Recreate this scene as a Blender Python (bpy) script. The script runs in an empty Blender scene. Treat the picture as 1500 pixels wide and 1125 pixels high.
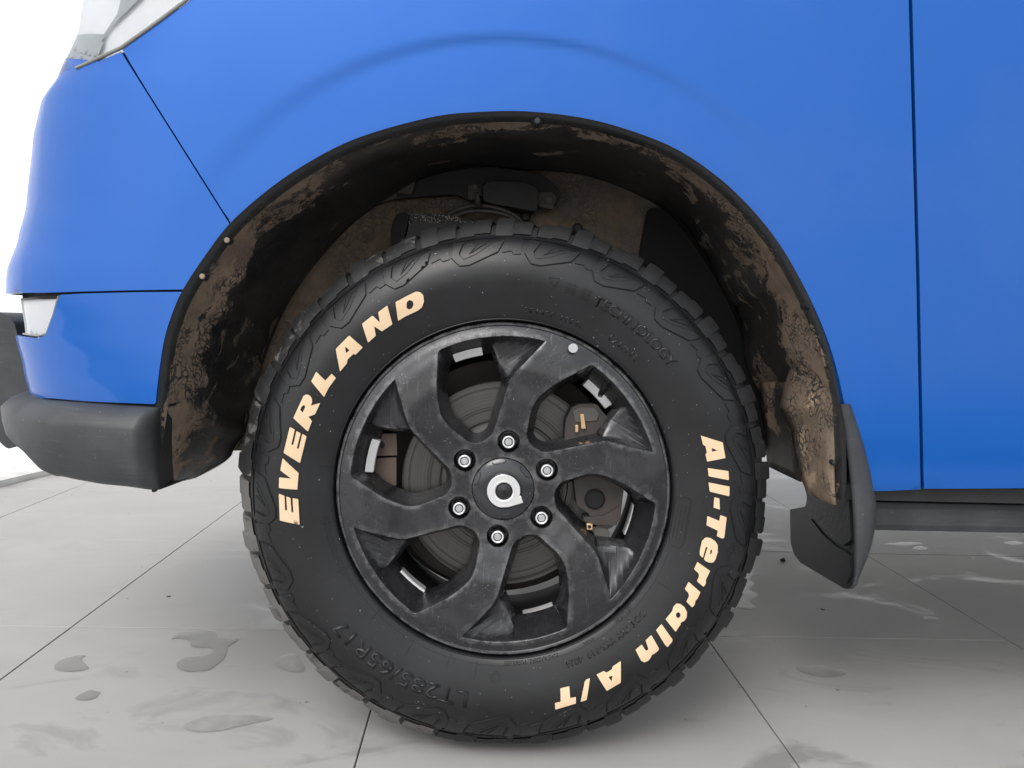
import bpy, bmesh, math, random
from mathutils import Vector, Matrix, noise
from mathutils.geometry import delaunay_2d_cdt
random.seed(4)
sin, cos, pi, rad = math.sin, math.cos, math.pi, math.radians
S = bpy.context.scene
COL = S.collection

# ------------------------------------------------------------------ camera
FPX, W0, H0 = 1180.0, 1500.0, 1125.0
PITCH, ROLL, YAW = 0.0731, 0.0294, 0.0391
CAMZ, DIST = 0.65, 1.17
_cy, _sy, _cp, _sp, _cr, _sr = cos(YAW), sin(YAW), cos(PITCH), sin(PITCH), cos(ROLL), sin(ROLL)

def raydir(px, py):
    X, Y = px - W0 / 2, py - H0 / 2
    x2, y2 = _cr * X + _sr * Y, -_sr * X + _cr * Y
    a, b, c = x2 / FPX, 1.0, -y2 / FPX             # right, forward, up (camera frame)
    f = _cp * b + _sp * c
    u = -_sp * b + _cp * c
    return Vector((_cy * a + _sy * f, -_sy * a + _cy * f, u))

_d = raydir(737, 717)
_t = DIST / _d.y
HUB = Vector((0, 0, CAMZ + _t * _d.z))
CAM = Vector((-_t * _d.x, -DIST, CAMZ))
HZ = HUB.z

KX, KZ = -.04, .045
_wn = Vector((-KX, 1, -KZ)).normalized()            # wheel axis (slight steer and camber)
_wx = Vector((1, KX, 0)); _wx = (_wx - _wn * _wx.dot(_wn)).normalized(); _wz = _wx.cross(_wn)
def W2world(p):
    q = Vector(p) - HUB; return HUB + _wx * q.x + _wn * q.y + _wz * q.z
def PYW(px, py, y):
    d = raydir(px, py); o = HUB + _wn * y; t = (o - CAM).dot(_wn) / d.dot(_wn)
    q = CAM + d * t - HUB; return Vector((q.dot(_wx), y, HUB.z + q.dot(_wz)))

def project(p):
    x, y, z = p[0] - CAM.x, p[1] - CAM.y, p[2] - CAM.z
    x, y = _cy * x - _sy * y, _sy * x + _cy * y
    f, u = _cp * y - _sp * z, _sp * y + _cp * z
    X, Y = FPX * x / f, -FPX * u / f
    return W0 / 2 + _cr * X - _sr * Y, H0 / 2 + _sr * X + _cr * Y

def PY(px, py, y):
    d = raydir(px, py); return CAM + d * ((y - CAM.y) / d.y)
def PX(px, py, x):
    d = raydir(px, py); return CAM + d * ((x - CAM.x) / d.x)
def PZ(px, py, z=0.0):
    d = raydir(px, py); return CAM + d * ((z - CAM.z) / d.z)

cam = bpy.data.cameras.new('camera'); cam.sensor_width = 36; cam.lens = FPX / W0 * 36
cam.clip_start = 0.02; cam.clip_end = 500
co = bpy.data.objects.new('camera', cam); COL.objects.link(co); S.camera = co
_fw = raydir(750, 562.5).normalized(); _rt = (raydir(760, 562.5) - raydir(750, 562.5)).normalized(); _up = _rt.cross(_fw)
co.matrix_world = Matrix(((_rt.x, _up.x, -_fw.x, CAM.x), (_rt.y, _up.y, -_fw.y, CAM.y), (_rt.z, _up.z, -_fw.z, CAM.z), (0, 0, 0, 1)))

# ------------------------------------------------------------------ sky, sun, exposure
SUN_EL, SUN_AZ = rad(50), rad(-152)                 # azimuth from +Y towards +X
wd = bpy.data.worlds.new('World'); S.world = wd; wd.use_nodes = True
nt = wd.node_tree; nt.nodes.clear()
sky = nt.nodes.new('ShaderNodeTexSky'); sky.sky_type = 'NISHITA'; sky.sun_disc = False
sky.sun_elevation = SUN_EL; sky.sun_rotation = SUN_AZ; sky.dust_density = 2.5; sky.air_density = 1.3; sky.ozone_density = 1
hs = nt.nodes.new('ShaderNodeHueSaturation'); hs.inputs['Saturation'].default_value = 0.22
bg = nt.nodes.new('ShaderNodeBackground'); bg.inputs['Strength'].default_value = 0.13
wo = nt.nodes.new('ShaderNodeOutputWorld')
nt.links.new(sky.outputs[0], hs.inputs['Color']); nt.links.new(hs.outputs[0], bg.inputs[0]); nt.links.new(bg.outputs[0], wo.inputs[0])
sl = bpy.data.lights.new('sun', 'SUN'); sl.energy = .75; sl.angle = rad(35); sl.color = (1, .97, .92)
so = bpy.data.objects.new('sun', sl); COL.objects.link(so)
sdir = Vector((sin(SUN_AZ) * cos(SUN_EL), cos(SUN_AZ) * cos(SUN_EL), sin(SUN_EL)))
so.rotation_euler = sdir.to_track_quat('Z', 'Y').to_euler(); so.location = (0, 0, 6)
S.view_settings.view_transform = 'Standard'; S.view_settings.look = 'None'
S.view_settings.exposure = 0.86; S.view_settings.gamma = 1
S.cycles.max_bounces = 8; S.cycles.use_denoising = True

# ------------------------------------------------------------------ node helpers
class NT:
    def __init__(s, name):
        s.m = bpy.data.materials.new(name); s.m.use_nodes = True; s.t = s.m.node_tree
        s.b = s.t.nodes['Principled BSDF']
    def n(s, k, **kw):
        o = s.t.nodes.new('ShaderNode' + k)
        for a, v in kw.items():
            if a.startswith('i_'):
                key = a[2:].replace('_', ' ')
                key = int(key) if key.isdigit() else key
                if hasattr(v, 'is_output'): s.t.links.new(v, o.inputs[key])
                else: o.inputs[key].default_value = v
            else: setattr(o, a, v)
        return o
    def link(s, a, b): s.t.links.new(a, b)
    def set(s, **kw):
        for k, v in kw.items():
            key = k.replace('_', ' ')
            if hasattr(v, 'is_output'): s.t.links.new(v, s.b.inputs[key])
            else:
                if key in ('Base Color',) and len(v) == 3: v = (*v, 1)
                s.b.inputs[key].default_value = v
        return s
    def pos(s, scale=1.0, sc3=None):
        g = s.n('TexCoord'); m = s.n('Mapping'); s.link(g.outputs['Object'], m.inputs[0])
        m.inputs['Scale'].default_value = sc3 or (scale,) * 3
        return m.outputs[0]
    def noise(s, scale, detail=4, rough=.6, vec=None, dist=0):
        o = s.n('TexNoise'); o.inputs['Scale'].default_value = scale; o.inputs['Detail'].default_value = detail
        o.inputs['Roughness'].default_value = rough; o.inputs['Distortion'].default_value = dist
        s.link(vec if vec is not None else s.pos(), o.inputs['Vector']); return o.outputs[0]
    def ramp(s, v, stops, interp='LINEAR'):
        o = s.n('ValToRGB'); s.link(v, o.inputs[0]); e = o.color_ramp.elements; o.color_ramp.interpolation = interp
        while len(e) < len(stops): e.new(.5)
        for i, (p, c) in enumerate(stops):
            e[i].position = p; e[i].color = (c, c, c, 1) if not hasattr(c, '__len__') else (*c, 1)
        return o.outputs[0]
    def mix(s, f, a, b, bt='MIX'):
        o = s.n('Mix', data_type='RGBA', blend_type=bt)
        for i, v in ((0, f), (6, a), (7, b)):
            if hasattr(v, 'is_output'): s.link(v, o.inputs[i])
            else: o.inputs[i].default_value = v if i == 0 else (*v, 1)[:4]
        return o.outputs[2]
    def math(s, op, a, b=0.0, c=0.0, clamp=False):
        o = s.n('Math', operation=op, use_clamp=clamp)
        for i, v in enumerate((a, b, c)):
            if hasattr(v, 'is_output'): s.link(v, o.inputs[i])
            else: o.inputs[i].default_value = v
        return o.outputs[0]
    def bump(s, h, strength=.3, dist=.001, normal=None):
        o = s.n('Bump'); s.link(h, o.inputs['Height']); o.inputs['Strength'].default_value = strength
        o.inputs['Distance'].default_value = dist
        if normal is not None: s.link(normal, o.inputs['Normal'])
        s.link(o.outputs[0], s.b.inputs['Normal']); return o.outputs[0]

MAT = {}
def simple(name, col, rough=.5, metal=0, bumpsc=None, bstr=.2, var=.25, **kw):
    m = NT(name)
    nz = m.noise(14, 6)
    c = m.mix(m.ramp(nz, [(.3, 0), (.7, 1)]), tuple(v * (1 - var) for v in col), tuple(v * (1 + var) for v in col))
    m.set(Base_Color=c, Roughness=rough, Metallic=metal, **kw)
    if bumpsc: m.bump(m.noise(bumpsc, 4), bstr, .0006)
    MAT[name] = m.m; return m.m

# car paint
m = NT('blue_paint')
fl = m.noise(900, 2, .5)
dirt = m.ramp(m.noise(3.0, 5), [(.45, 0), (.8, 1)])
c = m.mix(m.math('MULTIPLY', dirt, .05), (.002, .092, .40), (.3, .3, .32))
m.set(Base_Color=m.mix(m.math('MULTIPLY', fl, .25), c, (.0025, .112, .48)), Roughness=.5, Metallic=.35, Specular_IOR_Level=.25, Coat_Weight=.5, Coat_Roughness=.06)
m.bump(m.noise(2.2, 2, .4), .05, .004); MAT['paint'] = m.m

# satin black wheel paint, worn and dusty
m = NT('wheel_paint')
big = m.noise(16, 7, .65, dist=.4); fine = m.noise(130, 4, .7)
film = m.ramp(m.math('ADD', big, m.math('MULTIPLY', fine, .18)), [(.40, 0), (.85, 1)])
spk = m.ramp(m.noise(420, 2, .5), [(.70, 0), (.74, 1)])
patch = m.ramp(m.noise(24, 3, .5, dist=1.2), [(.575, 0), (.582, 1)])
col = m.mix(film, (.014, .014, .016), (.042, .042, .046))
col = m.mix(m.math('MULTIPLY', patch, .65), col, (.020, .020, .024))
chip = m.math('MULTIPLY', spk, m.ramp(m.noise(22, 3), [(.47, 0), (.58, 1)]))
col = m.mix(chip, col, (.32, .32, .33))
ge = m.n('NewGeometry'); edg = m.ramp(ge.outputs['Pointiness'], [(.508, 0), (.545, 1)])
edg = m.math('MULTIPLY', edg, m.ramp(m.noise(60, 5, .7), [(.40, 0), (.58, 1)]))
col = m.mix(m.math('MULTIPLY', edg, .5), col, (.20, .20, .205))
scr = m.n('Mapping'); m.link(m.pos(), scr.inputs[0]); scr.inputs['Rotation'].default_value = (0, .7, 0); scr.inputs['Scale'].default_value = (900, 60, 22)
sct = m.n('TexNoise'); sct.inputs['Scale'].default_value = 1; sct.inputs['Detail'].default_value = 2; m.link(scr.outputs[0], sct.inputs['Vector'])
sm = m.math('MULTIPLY', m.ramp(sct.outputs[0], [(.67, 0), (.70, 1)]), m.ramp(m.noise(17, 3), [(.47, 0), (.56, 1)]))
col = m.mix(m.math('MULTIPLY', sm, .35), col, (.24, .24, .25))
m.set(Base_Color=col, Metallic=.35, Roughness=m.math('ADD', m.math('MULTIPLY', film, .18), .19), Specular_IOR_Level=.8)
m.bump(m.math('ADD', m.math('MULTIPLY', patch, -1.0), m.math('MULTIPLY', fine, .35)), .25, .0006); MAT['wheel'] = m.m

# tyre rubber
m = NT('tyre_rubber')
big = m.noise(9, 6, .6)
col = m.mix(m.ramp(big, [(.35, 0), (.7, 1)]), (.005, .0052, .006), (.012, .0125, .0145))
spk = m.ramp(m.noise(330, 1, .3), [(.795, 0), (.80, 1)])
col = m.mix(m.math('MULTIPLY', spk, .5), col, (.5, .5, .5))
m.set(Base_Color=col, Roughness=m.ramp(m.noise(6, 4), [(.3, .33), (.7, .46)]), Specular_IOR_Level=.45)
m.bump(m.noise(260, 5, .7), .12, .0006); MAT['rubber'] = m.m

m = NT('tread_rubber')
at = m.n('Attribute', attribute_name='dust')
dm = m.ramp(m.math('ADD', m.noise(38, 7, .7, dist=.5), m.math('MULTIPLY', at.outputs['Fac'], .25)), [(.60, 0), (.70, 1)])
col = m.mix(dm, (.009, .0095, .0105), (.11, .105, .10))
m.set(Base_Color=col, Roughness=.62); m.bump(m.noise(180, 6, .7), .4, .001); MAT['tread'] = m.m

m = NT('cream_letter_paint')
col = m.mix(m.ramp(m.noise(30, 6, .7), [(.35, 0), (.7, 1)]), (.68, .495, .315), (.72, .545, .355))
crack = m.ramp(m.noise(200, 3), [(.66, 0), (.72, 1)])
col = m.mix(m.math('MULTIPLY', crack, .35), col, (.55, .36, .2))
m.set(Base_Color=col, Roughness=.55); m.bump(m.noise(260, 4), .25, .0005); MAT['cream'] = m.m

def mud_mat(name, base, amount=0.0, soft=.02, light=.35):
    m = NT(name)
    at = m.n('Attribute', attribute_name='mud')
    p = m.pos()
    big = m.noise(9, 8, .68, dist=.5); mid = m.noise(40, 5, .65)
    v = m.math('ADD', m.math('ADD', big, m.math('MULTIPLY', mid, .25)), m.math('MULTIPLY', at.outputs['Fac'], .42))
    mask = m.ramp(v, [(.83 - amount, 0), (.83 - amount + soft, 1)])
    # drying cracks
    wv = m.n('VectorMath', operation='ADD'); m.link(p, wv.inputs[0])
    nn = m.n('TexNoise'); nn.inputs['Scale'].default_value = 30; m.link(p, nn.inputs['Vector'])
    sc = m.n('VectorMath', operation='SCALE'); m.link(nn.outputs['Color'], sc.inputs[0]); sc.inputs['Scale'].default_value = .05
    m.link(sc.outputs[0], wv.inputs[1])
    vo = m.n('TexVoronoi', feature='DISTANCE_TO_EDGE'); vo.inputs['Scale'].default_value = 75; m.link(wv.outputs[0], vo.inputs['Vector'])
    ck = m.ramp(m.math('ADD', vo.outputs['Distance'], m.math('MULTIPLY', m.math('SUBTRACT', m.noise(48, 4), .5), .32)), [(.035, 0), (.10, 1)])
    ckz = m.math('MAXIMUM', ck, m.ramp(m.noise(13, 4), [(.45, 1), (.55, 0)]))
    mk = m.math('MULTIPLY', mask, ckz)
    brown = m.mix(m.ramp(m.noise(22, 6, .7), [(.3, 0), (.75, 1)]), (.14, .104, .077), (.31, .23, .165))
    pale = m.ramp(m.math('ADD', m.noise(7, 4, .6), m.math('MAXIMUM', m.math('MULTIPLY', m.math('SUBTRACT', at.outputs['Fac'], 1.0), 1.0), m.math('MULTIPLY', m.noise(55, 3), .12))), [(.66, 0), (.69, 1)])
    brown = m.mix(m.math('MULTIPLY', pale, light), brown, (.50, .36, .24))
    # fine crumbs
    cr = m.math('MULTIPLY', m.ramp(m.noise(300, 2, .6), [(.62, 0), (.66, 1)]), m.ramp(v, [(.70 - amount, 0), (.85 - amount, 1)]))
    dust = m.ramp(m.noise(5, 6, .7), [(.33, 0), (.68, 1)])
    bs = m.mix(m.math('MULTIPLY', m.math('MULTIPLY', dust, m.math('MULTIPLY', at.outputs['Fac'], 2.0, clamp=True)), .85), base, (.14, .122, .108))
    col = m.mix(mk, bs, brown); col = m.mix(m.math('MULTIPLY', cr, .7), col, (.26, .22, .18))
    m.set(Base_Color=col, Roughness=m.mix(mk, (.42,) * 3, (.9,) * 3))
    h = m.math('ADD', m.math('MULTIPLY', mk, 1.0), m.math('MULTIPLY', m.noise(90, 6, .7), .5))
    m.bump(h, .9, .0022)
    MAT[name] = m.m; return m.m
mud_mat('muddy_plastic', (.016, .017, .019), 0.03)
mud_mat('dusty_panel', (.09, .075, .065), .05, .2, .0)
mud_mat('muddy_rail', (.016, .017, .018), .14, .03, .8)

simple('trim_grey', (.036, .038, .042), .52, bumpsc=500, bstr=.35, var=.18)
simple('flap_grey', (.034, .036, .040), .45, bumpsc=600, bstr=.3, var=.15)
def scuffed(name, col, rough):
    m = NT(name); p1 = m.noise(9, 7, .65)
    c = m.mix(m.ramp(p1, [(.38, 0), (.70, 1)]), tuple(v * .75 for v in col), tuple(v * 1.5 for v in col))
    mp = m.n('Mapping'); m.link(m.pos(), mp.inputs[0]); mp.inputs['Scale'].default_value = (12, 30, 260); mp.inputs['Rotation'].default_value = (0, .12, 0)
    sn = m.n('TexNoise'); sn.inputs['Scale'].default_value = 1; sn.inputs['Detail'].default_value = 5; m.link(mp.outputs[0], sn.inputs['Vector'])
    sf = m.math('MULTIPLY', m.ramp(sn.outputs[0], [(.55, 0), (.72, 1)]), m.ramp(m.noise(6, 3), [(.45, 0), (.62, 1)]))
    c = m.mix(m.math('MULTIPLY', sf, .18), c, (.16, .155, .15))
    c = m.mix(m.ramp(m.noise(240, 2, .5), [(.72, 0), (.75, 1)]), c, (.14, .13, .12))
    m.set(Base_Color=c, Roughness=m.ramp(p1, [(.3, rough - .08), (.7, rough + .1)])); m.bump(m.noise(520, 3), .4, .0005); MAT[name] = m.m
scuffed('trim_grey', (.038, .041, .045), .5); scuffed('flap_grey', (.036, .039, .044), .45)
simple('flap_black', (.012, .013, .015), .38, bumpsc=60, bstr=.4, var=.4)
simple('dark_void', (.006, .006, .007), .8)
simple('chassis_black', (.018, .018, .019), .6, bumpsc=80, bstr=.5)
simple('chassis_grey', (.085, .078, .072), .65, bumpsc=80, bstr=.5)
simple('grimy_metal', (.11, .10, .09), .6, .3, bumpsc=120, bstr=.6)
m = NT('speckled'); cs_ = m.ramp(m.noise(330, 2, .5), [(.56, 0), (.60, 1)])
m.set(Base_Color=m.mix(cs_, (.015, .015, .015), (.30, .28, .24)), Roughness=.7); MAT['speckled'] = m.m
simple('nut_black', (.010, .010, .011), .28)
simple('nut_silver', (.72, .72, .72), .32, .5)
simple('nut_core', (.42, .43, .44), .38, .5)
simple('cap_black', (.020, .021, .026), .20, var=.1, Coat_Weight=.3)
simple('emblem_silver', (.78, .78, .78), .22, .55, var=.05)
simple('glint_silver', (.60, .60, .60), .35, .2, var=.06)
simple('brass', (.75, .52, .28), .35, .7)
simple('caliper_iron', (.055, .046, .042), .6, .2, bumpsc=90, bstr=.6)
simple('back_brown', (.105, .078, .062), .85, bumpsc=60, bstr=.5)
simple('lamp_white', (.86, .87, .88), .25, var=.04)
simple('lamp_grey', (.42, .45, .46), .3, var=.2)
simple('lamp_seal', (.22, .22, .20), .4)
simple('plug_tan', (.26, .21, .155), .7)
simple('groove_shade', (.004, .004, .0045), .7)
simple('debris_black', (.012, .012, .012), .6)

m = NT('clear_lens'); m.set(Base_Color=(.97, .98, 1), Roughness=.02, Transmission_Weight=1.0, IOR=1.4); MAT['lens'] = m.m
m = NT('puddle_water'); m.set(Base_Color=(.20, .195, .19), Roughness=.03, IOR=1.22); MAT['water'] = m.m

m = NT('damp_tile'); m.set(Base_Color=m.mix(m.ramp(m.noise(30, 5), [(.35, 0), (.65, 1)]), (.235, .23, .222), (.30, .292, .284)), Roughness=.32, Specular_IOR_Level=.3); MAT['damp'] = m.m
# brake disc: concentric machining marks
m = NT('brake_disc')
tc = m.n('TexCoord'); sp = m.n('SeparateXYZ'); m.link(tc.outputs['Object'], sp.inputs[0])
zz = m.math('SUBTRACT', sp.outputs['Z'], HZ)
rr = m.math('SQRT', m.math('ADD', m.math('MULTIPLY', sp.outputs['X'], sp.outputs['X']), m.math('MULTIPLY', zz, zz)))
cb = m.n('CombineXYZ'); m.link(rr, cb.inputs[0])
rn = m.noise(700, 3, .6, cb.outputs[0])
rn2 = m.noise(120, 3, .6, cb.outputs[0])
cl = m.mix(m.ramp(rn, [(.35, 0), (.7, 1)]), (.062, .060, .059), (.125, .122, .119))
cl = m.mix(m.ramp(rn2, [(.5, 0), (.6, 1)]), cl, (.04, .036, .034))
m.set(Base_Color=cl, Metallic=.75, Roughness=.36); m.bump(rn, .5, .0005); MAT['disc'] = m.m

# floor tile
m = NT('floor_tile')
g = m.n('NewGeometry'); mp = m.n('Mapping'); m.link(g.outputs['Position'], mp.inputs[0])
pv = mp.outputs[0]
m2 = m.n('Mapping'); m.link(g.outputs['Position'], m2.inputs[0]); m2.inputs['Scale'].default_value = (1.0, 1.7, 1)
oi = m.n('ObjectInfo')
streak = m.noise(2.6, 7, .62, m2.outputs[0], .6)
cl = m.mix(m.ramp(streak, [(.3, 0), (.72, 1)]), (.335, .326, .317), (.385, .376, .366))
cl = m.mix(m.math('MULTIPLY', oi.outputs['Random'], .22), cl, (.31, .305, .30))
wet = m.ramp(m.noise(3.6, 5, .6, m2.outputs[0], .8), [(.57, 0), (.66, 1)])
spots = m.ramp(m.noise(26, 3, .5, pv), [(.735, 0), (.75, 1)])
wm = m.math('MAXIMUM', m.math('MULTIPLY', wet, .65), m.math('MULTIPLY', spots, .8))
cl = m.mix(wm, cl, (.20, .194, .188))
grit = m.ramp(m.noise(240, 2, .5, pv), [(.77, 0), (.79, 1)])
cl = m.mix(m.math('MULTIPLY', grit, .6), cl, (.07, .065, .06))
m.set(Base_Color=cl, Roughness=m.mix(wm, (.52,) * 3, (.16,) * 3), Specular_IOR_Level=.38)
m.bump(m.noise(420, 3, .6, pv), .08, .0006); MAT['tile'] = m.m
simple('grout', (.045, .044, .042), .8)
simple('asphalt', (.12, .12, .12), .85, bumpsc=60, bstr=.5)
simple('white_concrete', (.84, .84, .84), .7, var=.01)
simple('kerb_white', (.66, .65, .63), .8, bumpsc=40, bstr=.8, var=.15)

# ------------------------------------------------------------------ object helpers
def mesh_obj(name, verts, faces, mat, parent=None, smooth=False, attr=None):
    me = bpy.data.meshes.new(name); me.from_pydata([tuple(v) for v in verts], [], faces); me.validate(); me.update()
    if mat is not None: me.materials.append(MAT[mat] if isinstance(mat, str) else mat)
    if smooth:
        for p in me.polygons: p.use_smooth = True
    if attr:
        for k, vals in attr.items():
            if len(vals) == len(me.vertices):
                a = me.attributes.new(k, 'FLOAT', 'POINT'); a.data.foreach_set('value', vals)
    o = bpy.data.objects.new(name, me); COL.objects.link(o)
    if parent is not None: o.parent = parent
    return o

def fix_normals(o, sharp=None):
    bm = bmesh.new(); bm.from_mesh(o.data); bmesh.ops.remove_doubles(bm, verts=bm.verts, dist=1e-6)
    bmesh.ops.recalc_face_normals(bm, faces=bm.faces)
    if sharp is not None:
        for e in bm.edges:
            if len(e.link_faces) == 2 and e.calc_face_angle(0) > rad(sharp): e.smooth = False
        for f in bm.faces: f.smooth = True
    bm.to_mesh(o.data); bm.free(); return o

def bevel(o, w, seg=2, ang=35):
    md = o.modifiers.new('bevel', 'BEVEL'); md.width = w; md.segments = seg; md.limit_method = 'ANGLE'; md.angle_limit = rad(ang)
    return o

def resample(poly, step, closed=True):
    out = []; n = len(poly)
    for i in range(n if closed else n - 1):
        a, b = Vector(poly[i]), Vector(poly[(i + 1) % n]); k = max(1, int((b - a).length / step))
        for j in range(k): out.append(a.lerp(b, j / k))
    if not closed: out.append(Vector(poly[-1]))
    return out

def rounded(poly, radii, seg=5):
    """closed polygon with each corner replaced by a quadratic curve"""
    n = len(poly); out = []
    if not hasattr(radii, '__len__'): radii = [radii] * n
    for i in range(n):
        p, a, b = Vector(poly[i]), Vector(poly[i - 1]), Vector(poly[(i + 1) % n])
        r = min(radii[i], (a - p).length * .45, (b - p).length * .45)
        if r <= 1e-9: out.append(p); continue
        s, e = p + (a - p).normalized() * r, p + (b - p).normalized() * r
        for k in range(seg + 1):
            t = k / seg; out.append(s * (1 - t) ** 2 + p * 2 * t * (1 - t) + e * t * t)
    return out

def spline(pts, sub=6, closed=False):
    """Catmull-Rom through points of any dimension"""
    out = []; n = len(pts); V = [Vector(p) for p in pts]
    for i in range(n if closed else n - 1):
        g = lambda k: V[k % n] if closed else V[max(0, min(n - 1, k))]
        a, b, c, d = g(i - 1), g(i), g(i + 1), g(i + 2)
        for j in range(sub):
            t = j / sub
            out.append(.5 * ((2 * b) + (c - a) * t + (2 * a - 5 * b + 4 * c - d) * t * t + (3 * b - a - 3 * c + d) * t ** 3))
    if not closed: out.append(V[-1])
    return out

def inside(p, poly):
    x, y = p[0], p[1]; r = False; n = len(poly); j = n - 1
    for i in range(n):
        xi, yi = poly[i][0], poly[i][1]; xj, yj = poly[j][0], poly[j][1]
        if (yi > y) != (yj > y) and x < (xj - xi) * (y - yi) / (yj - yi) + xi: r = not r
        j = i
    return r

def seg_dist(p, a, b):
    ab = (b[0] - a[0], b[1] - a[1]); L = ab[0] ** 2 + ab[1] ** 2
    t = 0 if L == 0 else max(0, min(1, ((p[0] - a[0]) * ab[0] + (p[1] - a[1]) * ab[1]) / L))
    return math.hypot(p[0] - a[0] - t * ab[0], p[1] - a[1] - t * ab[1])

def fill(outer, holes=(), step=None):
    """triangulated fill of a 2D outline with holes; returns verts2d, faces (input outline points come first)"""
    loops = [list(outer)] + [list(h) for h in holes]
    pts = []; edges = []
    for L in loops:
        b = len(pts); n = len(L); pts += [Vector((p[0], p[1])) for p in L]
        edges += [(b + i, b + (i + 1) % n) for i in range(n)]
    if step:
        xs = [p.x for p in pts]; ys = [p.y for p in pts]
        segs = [(pts[a], pts[b]) for a, b in edges]
        # bucket segments for the clearance test
        bk = {}
        for a, b in segs:
            k = max(1, int((b - a).length / step)) + 1
            for j in range(k + 1):
                q = a.lerp(b, j / k); key = (int(q.x // step), int(q.y // step)); bk.setdefault(key, []).append((a, b))
        y = min(ys) + step * .5; row = 0
        while y < max(ys):
            x = min(xs) + (step * .5 if row % 2 else step * .25)
            while x < max(xs):
                kx, ky = int(x // step), int(y // step); ok = True
                for dx in (-1, 0, 1):
                    for dy in (-1, 0, 1):
                        for a, b in bk.get((kx + dx, ky + dy), ()):
                            if seg_dist((x, y), a, b) < step * .45: ok = False; break
                        if not ok: break
                    if not ok: break
                if ok and inside((x, y), loops[0]) and not any(inside((x, y), h) for h in loops[1:]): pts.append(Vector((x, y)))
                x += step
            y += step * .87; row += 1
    v, e, f, ov, oe, of = delaunay_2d_cdt(pts, edges, [], 2 if False else 0, 1e-7)
    keep = []
    for t in f:
        c = sum((v[i] for i in t), Vector((0, 0))) / len(t)
        if inside(c, loops[0]) and not any(inside(c, h) for h in loops[1:]): keep.append(tuple(t))
    return v, keep

def area2(L): return .5 * sum(L[i][0] * L[(i + 1) % len(L)][1] - L[(i + 1) % len(L)][0] * L[i][1] for i in range(len(L)))

def offset(L, d):
    """offset closed 2D loop outward by d (negative: inward)"""
    n = len(L); sgn = 1 if area2(L) > 0 else -1; out = []
    for i in range(n):
        p, a, b = Vector(L[i]), Vector(L[i - 1]), Vector(L[(i + 1) % n])
        e1, e2 = (p - a), (b - p)
        if e1.length < 1e-9: e1 = e2
        if e2.length < 1e-9: e2 = e1
        e1, e2 = e1.normalized(), e2.normalized()
        n1, n2 = Vector((e1.y, -e1.x)) * sgn, Vector((e2.y, -e2.x)) * sgn
        m_ = n1 + n2
        if m_.length < 1e-6: m_ = n1
        m_.normalize(); k = max(.45, m_.dot(n1)); out.append(p + m_ * (d / k))
    return out

def plate(name, outer, holes, mapf, thick, mat, parent, step=None, smooth=False, sharp=40, merge=True):
    """solid slab: mapf(x, y, h) -> 3D, h = 0 front .. thick back"""
    v, f = fill(outer, holes, step)
    V = [mapf(p.x, p.y, 0) for p in v]; F = list(f)
    for L in [outer] + list(holes):
        b = len(V); n = len(L)
        V += [mapf(p[0], p[1], 0) for p in L] + [mapf(p[0], p[1], thick) for p in L]
        F += [(b + i, b + (i + 1) % n, b + n + (i + 1) % n, b + n + i) for i in range(n)]
    b = len(V); V += [mapf(p.x, p.y, thick) for p in v]; F += [tuple(b + i for i in reversed(t)) for t in f]
    o = mesh_obj(name, V, F, mat, parent)
    if merge: return fix_normals(o, sharp)
    bm = bmesh.new(); bm.from_mesh(o.data)
    for e in bm.edges:
        if len(e.link_faces) == 2 and e.calc_face_angle(0) > rad(28): e.smooth = False
    for fa in bm.faces: fa.smooth = True
    bm.to_mesh(o.data); bm.free(); return o

def lathe(name, prof, mat, parent, seg=160, centre=None, close=False, deform=None, sharp=35, attr=None):
    c = centre or HUB; V = []; F = []; n = len(prof)
    for k in range(seg):
        a = 2 * pi * k / seg
        for r, y in prof:
            p = Vector((c.x + r * sin(a), c.y + y, c.z + r * cos(a))); V.append(deform(p) if deform else p)
    m_ = n if close else n - 1
    for k in range(seg):
        for j in range(m_):
            j2 = (j + 1) % n; F.append((k * n + j, ((k + 1) % seg) * n + j, ((k + 1) % seg) * n + j2, k * n + j2))
    o = mesh_obj(name, V, F, mat, parent); return fix_normals(o, sharp)

def loft(name, rows, mat, parent, closed=False, smooth=True, attr=None, thick=0):
    n = len(rows[0]); V = [p for r in rows for p in r]; F = []
    for i in range(len(rows) - 1):
        for j in range(n if closed else n - 1):
            F.append((i * n + j, i * n + (j + 1) % n, (i + 1) * n + (j + 1) % n, (i + 1) * n + j))
    o = mesh_obj(name, V, F, mat, parent, smooth, attr)
    if thick:
        md = o.modifiers.new('thickness', 'SOLIDIFY'); md.thickness = thick; md.offset = -1
    return o

def tube(name, pts, r, mat, parent, seg=8):
    V = []; F = []; n = len(pts)
    for i, p in enumerate(pts):
        p = Vector(p); t = (Vector(pts[min(n - 1, i + 1)]) - Vector(pts[max(0, i - 1)])).normalized()
        u = t.cross(Vector((0, 1, 0.01))).normalized(); w = t.cross(u)
        rr_ = r[i] if hasattr(r, '__len__') else r
        for k in range(seg): V.append(p + (u * cos(2 * pi * k / seg) + w * sin(2 * pi * k / seg)) * rr_)
    for i in range(n - 1):
        for k in range(seg): F.append((i * seg + k, i * seg + (k + 1) % seg, (i + 1) * seg + (k + 1) % seg, (i + 1) * seg + k))
    F += [tuple(range(seg)), tuple((n - 1) * seg + k for k in reversed(range(seg)))]
    return mesh_obj(name, V, F, mat, parent, True)

def disc_solid(name, c, r, y0, y1, mat, parent, seg=24, bev=0):
    """short cylinder along Y"""
    prof = [(1e-5, y0), (r - bev, y0), (r, y0 + bev), (r, y1), (1e-5, y1)]
    return lathe(name, prof, mat, parent, seg, c)

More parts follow.
